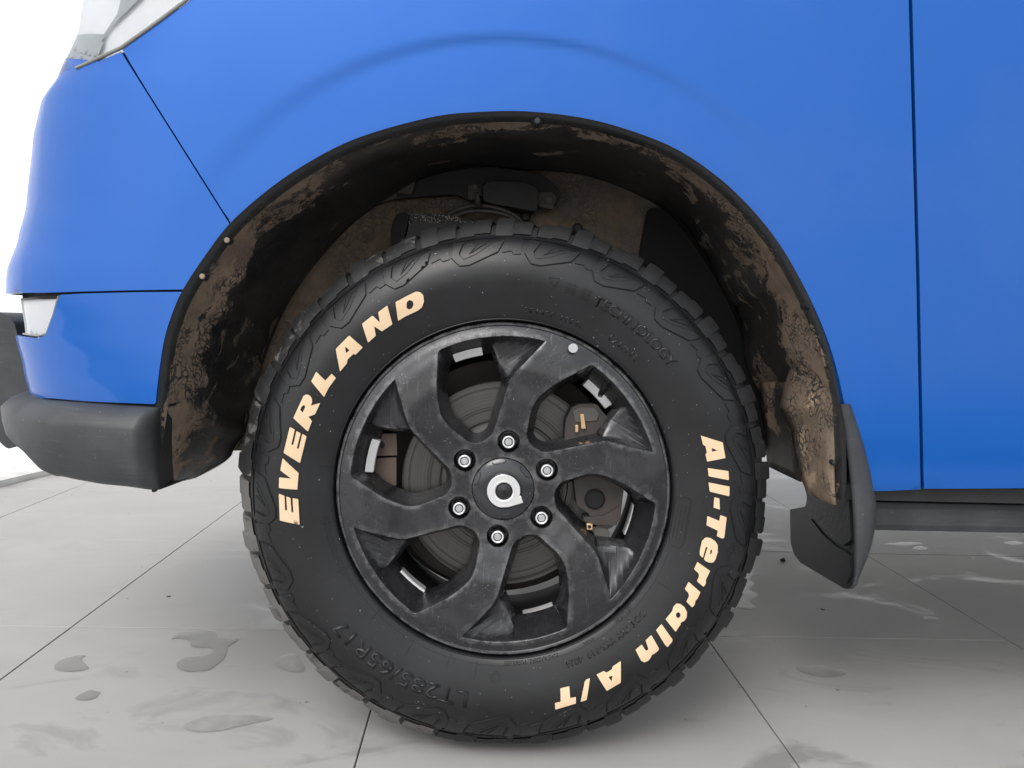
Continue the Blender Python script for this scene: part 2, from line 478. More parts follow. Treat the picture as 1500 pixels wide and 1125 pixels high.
def box(name, a, b, mat, parent, bev=0):
    V = [(x, y, z) for x in (a[0], b[0]) for y in (a[1], b[1]) for z in (a[2], b[2])]
    F = [(0, 1, 3, 2), (4, 6, 7, 5), (0, 4, 5, 1), (2, 3, 7, 6), (0, 2, 6, 4), (1, 5, 7, 3)]
    o = mesh_obj(name, V, F, mat, parent)
    if bev: bevel(o, bev)
    return o

def pxplate(name, pts, y, thick, mat, parent, bev=0, rnd=0):
    """slab whose outline is read off the photograph and laid at depth y"""
    L = [PY(a, b, y) for a, b in pts]; L2 = [(p.x, p.z) for p in L]
    if rnd: L2 = rounded(L2, rnd, 4)
    o = plate(name, L2, [], lambda x, z, h: Vector((x, y + h, z)), thick, mat, parent)
    if bev: bevel(o, bev)
    return o

def empty(name, loc=(0, 0, 0)):
    o = bpy.data.objects.new(name, None); o.empty_display_size = .1; COL.objects.link(o); o.location = loc; return o

car = empty('car')
car['label'] = 'bright blue car with muddy wheel arch and black six-spoke front wheel on pale tiles'
car['category'] = 'car'

# ------------------------------------------------------------------ ground
TILE, X0, Y0 = .6635, -.7866 * 1.1058, 1.5 * 1.1058 - DIST
def struct(o): o['kind'] = 'structure'; return o
ground = struct(box('ground', (-60, -60, -.30), (60, 60, -.012), 'asphalt', None))
# diagonal line where the tiled floor ends
e1, e2 = PZ(0, 713), PZ(90, 691)
ed = (e2 - e1).normalized(); en = Vector((-ed.y, ed.x, 0))
if en.y < 0: en = -en
floor = struct(box('tiled_floor', (-6, -4.6, -.05), (6, 8, -.005), 'grout', None))
floor.data.clear_geometry()
FV = [e1 - ed * 7, e1 + ed * 9, Vector((e1 + ed * 9).xy.to_3d()), None]
a_, b_ = e1 - ed * 7, e1 + ed * 9
FP = [(a_.x, a_.y), (b_.x, b_.y), (8, b_.y), (8, a_.y)]
floor.data.from_pydata([(x, y, -.003) for x, y in FP] + [(x, y, -.05) for x, y in FP], [], [(0, 1, 2, 3), (0, 4, 5, 1), (1, 5, 6, 2), (2, 6, 7, 3), (3, 7, 4, 0)])
fix_normals(floor)
g2 = .0012
for i in range(-9, 12):
    for j in range(-5, 13):
        xa, ya = X0 + (i - 0) * TILE, Y0 + (j) * TILE
        quad = [(xa + g2, ya + g2), (xa + TILE - g2, ya + g2), (xa + TILE - g2, ya + TILE - g2), (xa + g2, ya + TILE - g2)]
        # clip by the edge line
        out = []
        for k in range(4):
            p, q = Vector(quad[k]), Vector(quad[(k + 1) % 4])
            dp, dq = (p - e1.xy).dot(en.xy) + .01, (q - e1.xy).dot(en.xy) + .01
            if dp < 0: out.append(p)
            if (dp < 0) != (dq < 0): out.append(p.lerp(q, dp / (dp - dq)))
        if len(out) < 3 or abs(area2(out)) < .002 or abs(xa) > 5: continue
        dz = random.uniform(-.0003, .0003); n = len(out); bv = .0009
        inn = offset(out, -bv)
        V = [(p.x, p.y, dz) for p in inn] + [(p.x, p.y, dz - bv) for p in out] + [(p.x, p.y, -.0045) for p in out]
        F = [tuple(range(n))] + [(k, (k + 1) % n, n + (k + 1) % n, n + k) for k in range(n)] + [(n + k, n + (k + 1) % n, 2 * n + (k + 1) % n, 2 * n + k) for k in range(n)]
        fix_normals(mesh_obj('tile', V, F, 'tile', floor))
# rough white kerb at the end of the tiles
kb = []
for row, (o_, z_) in enumerate(((0, -.004), (0, .022), (.03, .03), (.16, .03), (.18, -.01))):
    r_ = []
    for k in range(241):
        p = e1 + ed * (-7 + k * 16 / 240); w = noise.noise(Vector((k * .35, row * .1, 0))) * .008
        r_.append(Vector((p.x + en.x * (o_ + w), p.y + en.y * (o_ + w), z_ + abs(w) * .4)))
    kb.append(r_)
ap = [e1 - ed * 7 + en * .02, e1 + ed * 9 + en * .02]
apron = struct(mesh_obj('concrete_apron', [(ap[0].x, ap[0].y, -.006), (ap[1].x, ap[1].y, -.006), (ap[1].x + 6, 55, -.006), (ap[0].x - 30, 55, -.006), (ap[0].x - 30, ap[0].y, -.006)], [(0, 1, 2, 3, 4)], 'white_concrete'))
kerb = loft('kerb', kb, 'kerb_white', None, smooth=False)
wall = box('backdrop_wall', (-40, 9.0, -.01), (40, 9.3, 5.5), 'white_concrete', None, .02)  # added backdrop that keeps the low background bright white
wall['label'] = 'long white backdrop wall added far behind the car to whiten the background'; wall['category'] = 'wall'
kerb['label'] = 'low rough white kerb where the tiled floor ends at the far left'; kerb['category'] = 'kerb'

# ------------------------------------------------------------------ puddles, debris on the floor
def puddle(org, sc, pts, label, mat='water'):
    L = [PZ(org[0] + a / sc, org[1] + b / sc) for a, b in pts]
    L = [(p.x, p.y) for p in L]; L = spline(L, 4, True)
    c = sum((Vector(p) for p in L), Vector((0, 0))) / len(L)
    out = []
    for k, p in enumerate(L):
        w = noise.noise(Vector((p.x * 90, p.y * 90, 3))) * .003; out.append(p + (p - c).normalized() * w)
    n = len(out); inn = offset(out, -.003)
    v, f = fill(inn, (), .02)
    V = [(p.x, p.y, .0007) for p in v]; b = len(V)
    V += [(p.x, p.y, .0007) for p in inn] + [(p.x, p.y, .0004) for p in out]; F = list(f)
    F += [(b + i, b + (i + 1) % n, b + n + (i + 1) % n, b + n + i) for i in range(n)]
    o = mesh_obj('puddle', V, F, mat, None); fix_normals(o, 60)
    o['label'] = label; o['category'] = 'puddle'; o['group'] = 'puddles on the tiled floor'
puddle((0, 700), 2.648, [(665, 625), (700, 600), (770, 594), (830, 595), (848, 615), (925, 625), (885, 655), (875, 690), (830, 735), (790, 750), (710, 748), (683, 725), (720, 697), (800, 690), (825, 662), (745, 655), (738, 632), (690, 622)], 'ragged C-shaped puddle on the tiles left of the tyre')
puddle((0, 700), 2.648, [(212, 742), (230, 712), (290, 690), (335, 690), (314, 705), (345, 740), (275, 752)], 'small pale puddle on the tiles at the lower left, below the diagonal joint')
puddle((0, 700), 2.648, [(290, 855), (345, 825), (388, 835), (350, 862)], 'tiny puddle lowest at the left of the floor')
puddle((740, 700), 2.648, [(880, 512), (905, 505), (930, 512), (972, 506), (950, 480), (985, 455), (950, 435), (968, 410), (945, 395), (962, 372), (925, 360), (880, 420)], 'ragged puddle against the right side of the tyre', 'damp')
puddle((0, 0), 1, [(1296, 797), (1330, 794), (1352, 797), (1325, 800)], 'thin flat puddle on the tiles just right of the mud flap')
puddle((0, 0), 1, [(1470, 795), (1486, 793), (1500, 796), (1484, 799)], 'small puddle under the running board at the right edge')
puddle((0, 0), 1, [(1166, 978), (1190, 974), (1232, 982), (1236, 989), (1205, 992), (1178, 986)], 'faint damp patch on the tile below the mud flap', 'damp')
puddle((0, 0), 1, [(1350, 905), (1362, 903), (1374, 907), (1362, 911)], 'small dark damp spot near the right joint of the floor', 'damp')
puddle((0, 0), 1, [(268, 1064), (300, 1050), (352, 1047), (400, 1052), (360, 1062), (300, 1073)], 'broad faint damp patch on the tile at the lower left near the tyre', 'damp')
puddle((0, 0), 1, [(402, 972), (412, 962), (430, 958), (440, 968), (446, 982), (425, 984)], 'small damp patch touching the left edge of the tyre', 'damp')
puddle((1050, 520), 2.96, [(850, 835), (880, 828), (915, 838), (900, 846), (860, 845)], 'small white puddle on the tiles below the running board')

def debris(px, py, s, label, k=1):
    c = PZ(px, py, 0); bm = bmesh.new(); bmesh.ops.create_icosphere(bm, subdivisions=2, radius=s)
    for v in bm.verts:
        w = 1 + .6 * noise.noise(v.co * (1.1 / s) + Vector((px, 0, 0))); v.co = Vector((v.co.x * w * 1.3, v.co.y * w, v.co.z * w * k))
    me = bpy.data.meshes.new('debris'); bm.to_mesh(me); bm.free(); me.materials.append(MAT['debris_black'])
    o = bpy.data.objects.new('debris', me); COL.objects.link(o); o.location = c + Vector((0, 0, s * k * .8))
    o['label'] = label; o['category'] = 'debris'; o['group'] = 'bits of black dirt on the floor'
debris(1147, 822, .0055, 'black crumb of dirt on the floor left of the mud flap', .9)
debris(1205, 893 - 0, .004, 'flat black fleck on the tiles below the mud flap', .25)
debris(247, 874, .0035, 'tiny dark fleck on the tiles at far left of the tyre', .3)

# ------------------------------------------------------------------ body surface
X0C, B_, PWR, QL = -.40, .26, 2.2, .44
def curve_xy(xs, s):
    """plan curve of the body side; s>=0 along the side, s<0 round the front corner"""
    A_ = X0C - xs
    if s >= 0: return X0C + s, 0.0
    t = -s / QL
    if t <= 1:
        ph = t * pi / 2
        return xs + A_ - A_ * sin(ph) ** (2 / PWR), B_ * (1 - max(0, cos(ph)) ** (2 / PWR))
    return xs - .05 * min(1, (t - 1)), B_ + (t - 1) * QL
_fc = PY(740, 600, -.03)
def base_y(x, z):
    y = -.030
    y += .055 * max(0, z - .50) + .10 * max(0, z - .95) ** 1.0 * (z - .95 if z > .95 else 0)
    y += .12 * max(0, .40 - z) ** 2 * 4
    # flare: the band round the arch stands proud of the panel
    dx, dz = x - _fc.x, z - _fc.z; r = math.hypot(dx, dz); a = math.atan2(dx, dz)
    k = math.exp(-((a - .15) / 1.0) ** 2); w = .006 + .038 * min(1, abs(a) / .9)
    t = max(0, min(1, (r - .524 + w * .5) / w)); t = t * t * (3 - 2 * t)
    if dz > -.1: y -= .0034 * t * (.25 + .75 * k)
    return y
def xs_raw(z, table):
    for (z1, v1), (z2, v2) in zip(table, table[1:]):
        if z <= z2: t = max(0, (z - z1) / (z2 - z1)); t = t * t * (3 - 2 * t) * .5 + t * .5; return v1 + (v2 - v1) * t
    return table[-1][1]
_trows = [(720, 56), (700, 46), (640, 32), (600, 34), (580, 40)]
_rows = [(720, 50), (592, 46), (585, 45), (540, 34), (490, 22), (432, 8), (400, 9), (350, 26), (300, 38), (200, 48), (150, 58), (100, 88), (40, 112), (-40, 125), (-140, 128)]
def silhouette(rows_):
  XS = []
  for py, sx in rows_:
    z = PY(60, py, .12).z; lo, hi = -1.3, -.45
    for _ in range(26):
        mid = (lo + hi) / 2
        mn = min(project((curve_xy(mid, -QL * k / 30)[0], curve_xy(mid, -QL * k / 30)[1] + base_y(mid, z), z))[0] for k in range(8, 31))
        if mn < sx: lo = mid
        else: hi = mid
    XS.append((z, (lo + hi) / 2))
  return sorted(XS)
XS = silhouette(_rows); XT = silhouette(_trows)
CUR = [XS]
def BS(s, z, off=0.0):
    xs = xs_raw(z, CUR[0]); x, y = curve_xy(xs, s); yy = y + base_y(x, z)
    if off:
        e = 1e-3; x2, y2 = curve_xy(xs, s + e); t = Vector((x2 - x, y2 - y)); t.normalize()
        return Vector((x + t.y * off, yy - t.x * off, z))
    return Vector((x, yy, z))
def inv(px, py):
    p = PY(px, py, -.03); z = p.z; s = p.x - X0C
    best = None
    if s < .12:
        d = raydir(px, py)
        for i in range(0, 90):
            ss = .12 - i * (QL + .12) / 90
            q = BS(ss, z); yy = q.y
            for _ in range(2):
                zz = CAM.z + d.z * (yy - CAM.y) / d.y; q = BS(ss, zz); yy = q.y
            e = abs(project(q)[0] - px)
            if best is None or e < best[0]: best = (e, ss, zz)
        s, z = best[1], best[2]
    for _ in range(12):
        q = project(BS(s, z)); ex, ey = px - q[0], py - q[1]
        if abs(ex) + abs(ey) < .05: break
        h = 1e-4; qs = project(BS(s + h, z)); qz = project(BS(s, z + h))
        a, b, c, d2 = (qs[0] - q[0]) / h, (qz[0] - q[0]) / h, (qs[1] - q[1]) / h, (qz[1] - q[1]) / h
        # damped least squares
        lam = 2000; A11, A12, A22 = a * a + c * c + lam, a * b + c * d2, b * b + d2 * d2 + lam
        g1, g2_ = a * ex + c * ey, b * ex + d2 * ey; det = A11 * A22 - A12 * A12
        ds, dz = (A22 * g1 - A12 * g2_) / det, (A11 * g2_ - A12 * g1) / det
        s += max(-.02, min(.02, ds)); z += max(-.02, min(.02, dz))
    return Vector((s, z))

def panel(name, outline_sz, mat, step=.014, holes=(), thick=.012, off=0.0, parent=car, lip=.0015):
    """sheet of body work on the body surface, with its edge turned inwards"""
    L = resample(outline_sz, step * .8)
    HL = [resample(h, step * .8) for h in holes]
    v, f = fill(L, HL, step)
    V = [BS(p.x, p.y, off) for p in v]; F = list(f)
    o = mesh_obj(name, V, F, mat, parent)
    bm = bmesh.new(); bm.from_mesh(o.data)
    bmesh.ops.recalc_face_normals(bm, faces=bm.faces)
    if sum(fa.normal.y * fa.calc_area() for fa in bm.faces) > 0: bmesh.ops.reverse_faces(bm, faces=bm.faces)
    for fa in bm.faces: fa.smooth = True
    bd = [e for e in bm.edges if len(e.link_faces) == 1]
    vn = {v_: v_.normal.copy() for e in bd for v_ in e.verts}
    r = bmesh.ops.extrude_edge_only(bm, edges=bd)
    nv = [g for g in r['geom'] if isinstance(g, bmesh.types.BMVert)]
    for g in nv:
        g.co.y += .0012
    bd2 = [g for g in r['geom'] if isinstance(g, bmesh.types.BMEdge) and len(g.link_faces) == 1]
    r = bmesh.ops.extrude_edge_only(bm, edges=bd2)
    for g in r['geom']:
        if isinstance(g, bmesh.types.BMVert): g.co.y += thick
    for e in bd: e.smooth = False
    bm.to_mesh(o.data); bm.free(); return o

ARCH = [(228, 592), (231, 560), (240, 500), (252, 460), (268, 424), (300, 375), (337, 327), (390, 280), (440, 245), (500, 212), (560, 190), (640, 170), (700, 164), (770, 163), (850, 172), (920, 190), (990, 218), (1050, 258), (1100, 305), (1140, 355), (1170, 405), (1195, 455), (1215, 505), (1228, 550), (1237, 592)]
ARCHS = [tuple(p) for p in spline(ARCH, 6)]
i_seam = min(range(len(ARCHS)), key=lambda i: math.hypot(ARCHS[i][0] - 337, ARCHS[i][1] - 327))
i_hor = min(range(len(ARCHS)), key=lambda i: math.hypot(ARCHS[i][0] - 268, ARCHS[i][1] - 424))
def SZ(L, st=16):
    D = []
    for a, b in zip(L, L[1:]):
        k = max(1, int(math.hypot(a[0] - b[0], a[1] - b[1]) / st)); D += [(a[0] + (b[0] - a[0]) * j / k, a[1] + (b[1] - a[1]) * j / k) for j in range(k)]
    return [inv(*p) for p in D + [L[-1]]]
# fender: seam corner, up beside the headlamp, out of frame, down the door gap, arch
fend = SZ([(338, 326.5)] + [(178.4 + 159.6 * t, 74 + 252.5 * t) for t in (.75, .5, .25)] + [(179.5, 73), (230, 36), (282, -2), (380, -70), (430, -150), (1327, -150), (1331, 0), (1342, 400), (1348.5, 717), (1300, 719), (1257, 720), (1254, 700), (1248, 640), (1241, 598)]) \
    + SZ(list(reversed(ARCHS[i_seam + 1:])))
panel('fender', fend, 'paint', .008)
panel('door', SZ([(1333, -150), (1336.5, 0), (1347, 400), (1353.5, 716), (1720, 714), (1720, -150)]), 'paint', .02)
def zrow(py, x=60): return PY(x, py, .12).z
far = -QL * 2.3
bu = SZ([(177, 76), (336.2, 328)] + list(reversed(ARCHS[i_hor:i_seam]))) + SZ([(268, 424), (200, 425), (120, 427), (60, 429)])
zc_ = bu[-1].y
bu += [Vector((-QL * .8, zc_ - .001)), Vector((far, zc_ - .003)), Vector((far, zrow(100)))]
bu += [Vector((-QL * .85, zrow(98)))] + SZ([(112, 103), (145, 90)])
panel('front_bumper', bu, 'paint', .013)
# lower bumper with the fog lamp opening
lampL = [(27, 437), (83, 433), (75, 460), (64, 489), (52, 492), (34, 489)]
lz = SZ(lampL)
bl = SZ([(266.5, 427.5), (200, 428), (120, 430), (88, 432)]) + SZ([(78, 462), (66, 492), (56, 496), (34, 493)])
bl += [Vector((-QL * .93, zrow(493))), Vector((far, zrow(493))), Vector((far, zrow(578))), Vector((-QL * .9, zrow(580)))]
bl += SZ([(60, 582), (130, 588), (226, 592)]) + SZ(ARCHS[1:i_hor])
panel('lower_bumper', bl, 'paint', .012)

# dark inner structure behind the gaps
inner = []
for zz in (.30, .5, .7, .9, 1.1, 1.25):
    inner.append([BS(s, zz) + Vector((.012, .016, 0)) for s in [-QL * 2.2 + i * .05 for i in range(24)]])
def strip_behind(name, pts, dy, w):
    r1, r2 = [], []
    for a, b, nx, ny in pts:
        p = BS(*inv(a - nx * w, b - ny * w)); q = BS(*inv(a + nx * w, b + ny * w))
        r1.append(p + Vector((0, dy, 0))); r2.append(q + Vector((0, dy, 0)))
    return loft(name, [r1, r2], 'dark_void', car, smooth=False)
strip_behind('door_seal', [(1329, -150, 1, 0), (1334, 0, 1, 0), (1345, 400, 1, 0), (1351, 716, 1, 0)], .013, 12)
strip_behind('seam_backing', [(178, 76, .85, -.5), (257, 202, .85, -.5), (330, 318, .85, -.5)], .012, 7)
strip_behind('bumper_joint', [(262, 427, 0, 1), (200, 428, 0, 1), (120, 430, 0, 1), (60, 431, 0, 1), (28, 433, 0, 1)], .009, 7)

# headlamp: silver housing, grey reflector shape, clear lens, dark seal along the lower edge
hl_edge = [(112, 101), (145, 86), (178, 71), (230, 34), (280, -4), (378, -74), (428, -152)]
hz = SZ(hl_edge)
zt = PY(200, -160, 0).z
hlO = [p + Vector((0, .002)) for p in hz] + [Vector((-QL * 2.3, zt)), Vector((-QL * 2.3, zrow(98)))]
hl = panel('headlamp', hlO, 'lamp_white', .02, off=-.012)
hlens = panel('lens', hlO, 'lens', .02, thick=.003, off=.0, parent=hl)
tube('seal', [BS(p.x, p.y + .001) + Vector((0, -.0005, 0)) for p in resample(hz, .02, False)], .0028, 'lamp_seal', hl)
rf = [(150, 50), (170, 20), (182, -30), (196, -60), (215, -60), (205, -5), (188, 12), (160, 40), (146, 62), (134, 90), (128, 92), (133, 70)]
panel('reflector', SZ(rf), 'lamp_grey', .01, off=-.004, thick=.002, parent=hl)
panel('bracket', SZ([(138, 62), (151, 61), (141, 85), (137, 72)]), 'lamp_grey', .008, off=-.003, thick=.002, parent=hl)

# fog lamp
fz = SZ(lampL)
fo = panel('fog_lamp', [Vector((p.x, p.y)) for p in fz], 'lamp_white', .008, off=-.012, thick=.004)
panel('lens', [Vector((p.x, p.y)) for p in fz], 'lens', .008, off=-.003, thick=.003, parent=fo)
fseg = resample(SZ([(30, 489), (52, 492), (64, 489), (75, 460), (83, 433)]), .006, False)
tube('seal', [BS(p.x, p.y, -.004) for p in fseg], .0016, 'lamp_seal', fo)
loft('lamp_surround', [[BS(p.x, p.y, 0) for p in SZ([(88, 434), (78, 462), (66, 492), (56, 496), (34, 493)])], [BS(p.x, p.y, -.02) for p in SZ([(84, 434), (75, 460), (64, 489), (52, 492), (34, 489)])]], 'paint', fo, smooth=True)
# backing behind lamp so that nothing shows through
panel('backing', [Vector((p.x, p.y)) for p in SZ([(20, 425), (95, 425), (75, 500), (25, 500)])], 'lamp_grey', .02, off=-.03, parent=fo)

# black lower bumper: convex in height
CUR[0] = XT
tp = SZ([(229, 596), (218, 595), (190, 593), (130, 589), (90, 586), (60, 583)]); z_t = tp[-1].y
bt = SZ([(230, 719), (216, 717), (190, 713), (150, 709), (110, 702), (75, 694)]); z_b = bt[-1].y
tops = list(tp) + [Vector((-QL * t, z_t + .002 - .0 * t)) for t in (.6, .75, .9, 1.0, 1.3, 1.8, 2.3)]
bots = list(bt) + [Vector((-QL * t, z_b + .012 + .02 * t)) for t in (.6, .75, .9, 1.0, 1.3, 1.8, 2.3)]
tops = spline(tops, 5); bots = spline(bots, 5)
rows = []
for k, (t, off) in enumerate([(0, -.05), (0, -.020), (.015, -.002), (.05, .008), (.12, .018), (.22, .0255), (.27, .027), (.5, .024), (.75, .018), (.93, .008), (1.0, -.004), (1.0, -.06)]):
    r_ = []
    for ci_, (a, b) in enumerate(zip(tops, bots)):
        tf = min(1, ci_ / 5) ** .6
        s, z = a.x + (b.x - a.x) * t, a.y + (b.y - a.y) * t
        r_.append(BS(s, z, (off + .004) * (tf if off > 0 else 1) - (.010 * (1 - tf))))
    rows.append(r_)
lb = loft('lower_trim', rows, 'trim_grey', car, thick=.003)
CUR[0] = XS
# end cap towards the wheel
cap = [r[0] for r in rows]; mesh_obj('end_cap', cap + [p + Vector((.0, .05, 0)) for p in cap], [(i, i + 1, len(cap) + i + 1, len(cap) + i) for i in range(len(cap) - 1)], 'chassis_black', lb)
box('clip', PY(222, 715, -.01), PY(231, 719, .0), 'chassis_black', lb, .0005)
# further round the front: the bumper bar seen past the corner
gp = [(-70, 470), (-20, 456), (6, 458), (20, 470), (34, 520), (44, 575), (30, 640), (14, 662), (-8, 640), (-70, 560)]
o = pxplate('bumper_guard', gp, .30, .5, 'trim_grey', car, .03, .03); o.modifiers['bevel'].segments = 5

# ------------------------------------------------------------------ wheel arch liner
R0 = [PY(a, b, -.018) for a, b in ARCHS]
cxa = PY(737, 640, 0)
def toward(p, d, dy):
    v = Vector((cxa.x - p.x, 0, cxa.z - p.z)); v.normalize(); return Vector((p.x + v.x * d, p.y + dy, p.z + v.z * d))
# extend both ends downwards: front to the bumper foot, rear to the flap
frontdown = [PY(222, 716, -.005), PY(221, 680, -.01), PY(222, 640, -.015)]
reardown = [PY(1238, 625, -.015), PY(1240, 680, -.01), PY(1240, 735, -.005)]
outer = frontdown + R0 + reardown
n = len(outer)
backpx = spline([(283, 702), (330, 676), (352, 645), (366, 590), (385, 520), (420, 440), (470, 370), (530, 310), (610, 262), (690, 243), (780, 242), (860, 250), (930, 275), (985, 310), (1040, 385), (1080, 460), (1105, 540), (1120, 610), (1135, 660), (1165, 700)], 20)
# resample both rails to the same count by arc length
def even(L, k):
    L = [Vector(p) for p in L]; d = [0]
    for a, b in zip(L, L[1:]): d.append(d[-1] + (b - a).length)
    out = []; j = 0
    for i in range(k):
        t = d[-1] * i / (k - 1)
        while j < len(L) - 2 and d[j + 1] < t: j += 1
        out.append(L[j].lerp(L[j + 1], 0 if d[j + 1] == d[j] else min(1, (t - d[j]) / (d[j + 1] - d[j]))))
    return out
N = 260
O_ = even(outer, N); Bk = even([PY(p[0], p[1], .29) for p in backpx], N)
rows = []; mud = []
prof = [(0, 0, -.2), (.012, .004, -.1), (.03, .012, .30), (.055, .0, .55), (.10, .0, 1.0), (.18, .0, .9), (.28, 0, .6), (.42, 0, .32), (.6, 0, .28), (.8, 0, .25), (1, 0, .2)]
for k, (t, dd, md) in enumerate(prof):
    r_ = []
    for i in range(N):
        p = O_[i].lerp(Bk[i], t)
        f = i / (N - 1)
        # relief: ribs near the feet, broad dents over the top
        rib = 0
        if t > .05:
            if f < .22: rib = .003 * sin(f * 190) * min(1, t * 5)
            rib += .012 * noise.noise(Vector((p.x * 7, p.z * 7, t * 3))) * min(1, t * 4)
            if f > .80: rib += .006 * sin(f * 60) * min(1, t * 4)
        inward = dd * (1 if k < 3 else .3)
        q = toward(p, inward + rib, 0)
        q.y += .018 * (1 - (1 - min(1, t * 5)) ** 2) * (0 if k == 0 else 1) * .4
        r_.append(q)
        side = 1.0 if (f < .22 or f > .72) else .72
        top = .75 if .35 < f < .62 else 1
        mud.append(md * side * top * (1.1 if f > .72 else 1))
    rows.append(r_)
liner = loft('wheel_arch_liner', rows, 'muddy_plastic', car, attr={'mud': mud})
# rear foot of the liner (dark, hangs beside the tyre)
def quadsheet(name, A, Bq, mat, parent, thick=.003, mudv=None, k=12):
    A = even(A, k); Bq = even(Bq, k); rws = [[a.lerp(b, t) for a, b in zip(A, Bq)] for t in (0, .2, .4, .6, .8, 1)]
    at = {'mud': [mudv] * (k * 6)} if mudv is not None else None
    return loft(name, rws, mat, parent, attr=at, thick=thick)
quadsheet('liner_foot', [PY(1113, 560, .27), PY(1118, 620, .27), PY(1124, 683, .27)], [PY(1150, 560, .16), PY(1165, 640, .16), PY(1172, 706, .16)], 'muddy_plastic', car, .004, .35)
# screws and plugs along the arch edge
def plug(px, py, r, mat, ring=True, name='plug'):
    c = PY(px, py, -.010); o = disc_solid(name, c, r, -.004, .012, mat, liner, 18, r * .3)
    if ring: lathe('washer', [(r * 1.05, .0), (r * 1.25, -.0025), (r * 1.5, .002), (r * 1.5, .01)], 'chassis_black', liner, 20, c)
for a in ((333, 352, .004, 'plug_tan'), (297, 405, .004, 'plug_tan'), (228, 628, .0045, 'plug_tan'), (787, 177, .0055, 'nut_black'), (1185, 447, .006, 'dark_void')): plug(*a)

# rear rail, flap
XP = .528
quadsheet('mud_rail', [PY(1172, 500, .10), PY(1150, 560, .13), PY(1141, 600, .14), PY(1158, 630, .14), PY(1168, 690, .13), PY(1182, 722, .09), PY(1204, 735, .05)],
          [PY(1228, 490, -.006), PY(1236, 560, -.004), PY(1232, 592, -.004), PY(1221, 640, .0), PY(1219, 690, .0), PY(1220, 722, .0), PY(1222, 740, .0)], 'muddy_rail', car, .004, 1.0, 30)
def flapmap(pts): return [PX(a, b, XP) for a, b in pts]
fl2 = flapmap([(1217, 590), (1232, 592), (1240, 640), (1248, 700), (1254, 760), (1254, 830), (1251, 855), (1243, 863), (1236, 862), (1172, 824), (1163, 812), (1158, 795), (1157, 746), (1180, 742), (1182, 728), (1178, 712), (1172, 690), (1216, 700)])
fl2 = rounded([(p.y, p.z) for p in fl2], .006, 3)
flap = plate('mud_flap', fl2, [], lambda y, z, h: Vector((XP + h + .0, y, z)), .006, 'flap_black', car)
bevel(flap, .0015)
# relief on the flap face
pl = [PX(a, b, XP - .002) for a, b in [(1166, 760), (1188, 760), (1205, 782), (1225, 800), (1246, 812), (1248, 840), (1240, 855), (1176, 815), (1167, 800)]]
plate('rib', rounded([(p.y, p.z) for p in pl], .006, 3), [], lambda y, z, h: Vector((XP - .003 + h, y, z)), .004, 'flap_black', flap)
pl = [PX(a, b, XP - .004) for a, b in [(1180, 700), (1214, 738), (1217, 600), (1226, 600), (1244, 700), (1248, 790), (1236, 800), (1210, 780), (1190, 755)]]
plate('rib', rounded([(p.y, p.z) for p in pl], .004, 3), [], lambda y, z, h: Vector((XP - .006 + h, y, z)), .006, 'muddy_plastic', flap)
disc_solid('bolt', PY(1222, 678, -.006), .004, -.004, .01, 'chassis_black', flap, 16, .002)
# outer shell of the flap, convex
le = spline([(1229, 592), (1238, 640), (1245, 700), (1250, 760), (1251, 830), (1249, 858)], 8)
re_ = spline([(1247, 592), (1268, 655), (1281, 712), (1283, 760), (1275, 805), (1253, 860)], 8)
k_ = len(le); rows = []
for t, dy in ((0, .02), (0, -.003), (.08, -.008), (.25, -.011), (.5, -.012), (.75, -.008), (.93, .002), (1, .012), (1, .05)):
    rows.append([PY(a[0] + (b[0] - a[0]) * t, a[1] + (b[1] - a[1]) * t, -.033 + dy) for a, b in zip(le, re_)])
loft('flap_shell', rows, 'flap_grey', flap)

# sill and running board
box('sill', (PY(1236, 716, 0).x, -.012, PY(1400, 733, 0).z), (3.2, .30, PY(1400, 712, 0).z), 'chassis_black', car)
ra, rb = PY(1260, 735, .0), PY(1500, 780, .0)
zt_, zb_ = PY(1390, 735, .02).z, PY(1390, 779, .02).z
prf = [(.16, zt_ - .003), (.055, zt_ - .003), (.03, zt_), (.018, zt_ - .003), (.014, zt_ - .012), (.016, zb_ + .010), (.022, zb_), (.05, zb_ - .002), (.16, zb_ + .005)]
loft('running_board', [[Vector((ra.x + .0, y, z)) for y, z in prf], [Vector((3.0, y, z)) for y, z in prf]], 'trim_grey', car, smooth=False)
# ------------------------------------------------------------------ unseen volume of the car (casts the shade)
box('underbody', (-.55, .50, .50), (3.4, 1.75, .72), 'chassis_black', car)
box('cabin', (-.50, .12, 1.12), (3.6, 1.72, 1.20), 'dark_void', car)
box('far_side', (-.62, 1.70, .50), (3.6, 1.78, 1.16), 'paint', car)
box('front_end', (-.74, .40, .52), (-.66, 1.60, .98), 'dark_void', car)
box('side_beam', (1.0, .06, .42), (3.5, .20, 1.12), 'chassis_black', car)
hoodr = []
for xx, zz in ((-.42, 1.12), (-.3, 1.15), (-.1, 1.17), (.5, 1.21), (.9, 1.22)):
    hoodr.append([Vector((xx, y, zz - .05 * abs((y - .9) / .85) ** 3)) for y in (.16, .2, .3, .6, .9, 1.2, 1.5, 1.75)])
loft('bonnet', hoodr, 'paint', car, thick=.004)
box('rear_body', (.9, .08, 1.0), (3.6, 1.72, 1.75), 'paint', car)

# ------------------------------------------------------------------ inside the arch
apr = pxplate('inner_panel', [(250, 40), (1240, 40), (1240, 640), (1130, 660), (340, 660), (250, 640)], .34, .01, 'dusty_panel', car)
at_ = apr.data.attributes.new('mud', 'FLOAT', 'POINT')
for v_, d_ in zip(apr.data.vertices, at_.data): d_.value = 1.6 if project(v_.co)[0] < 760 else .3
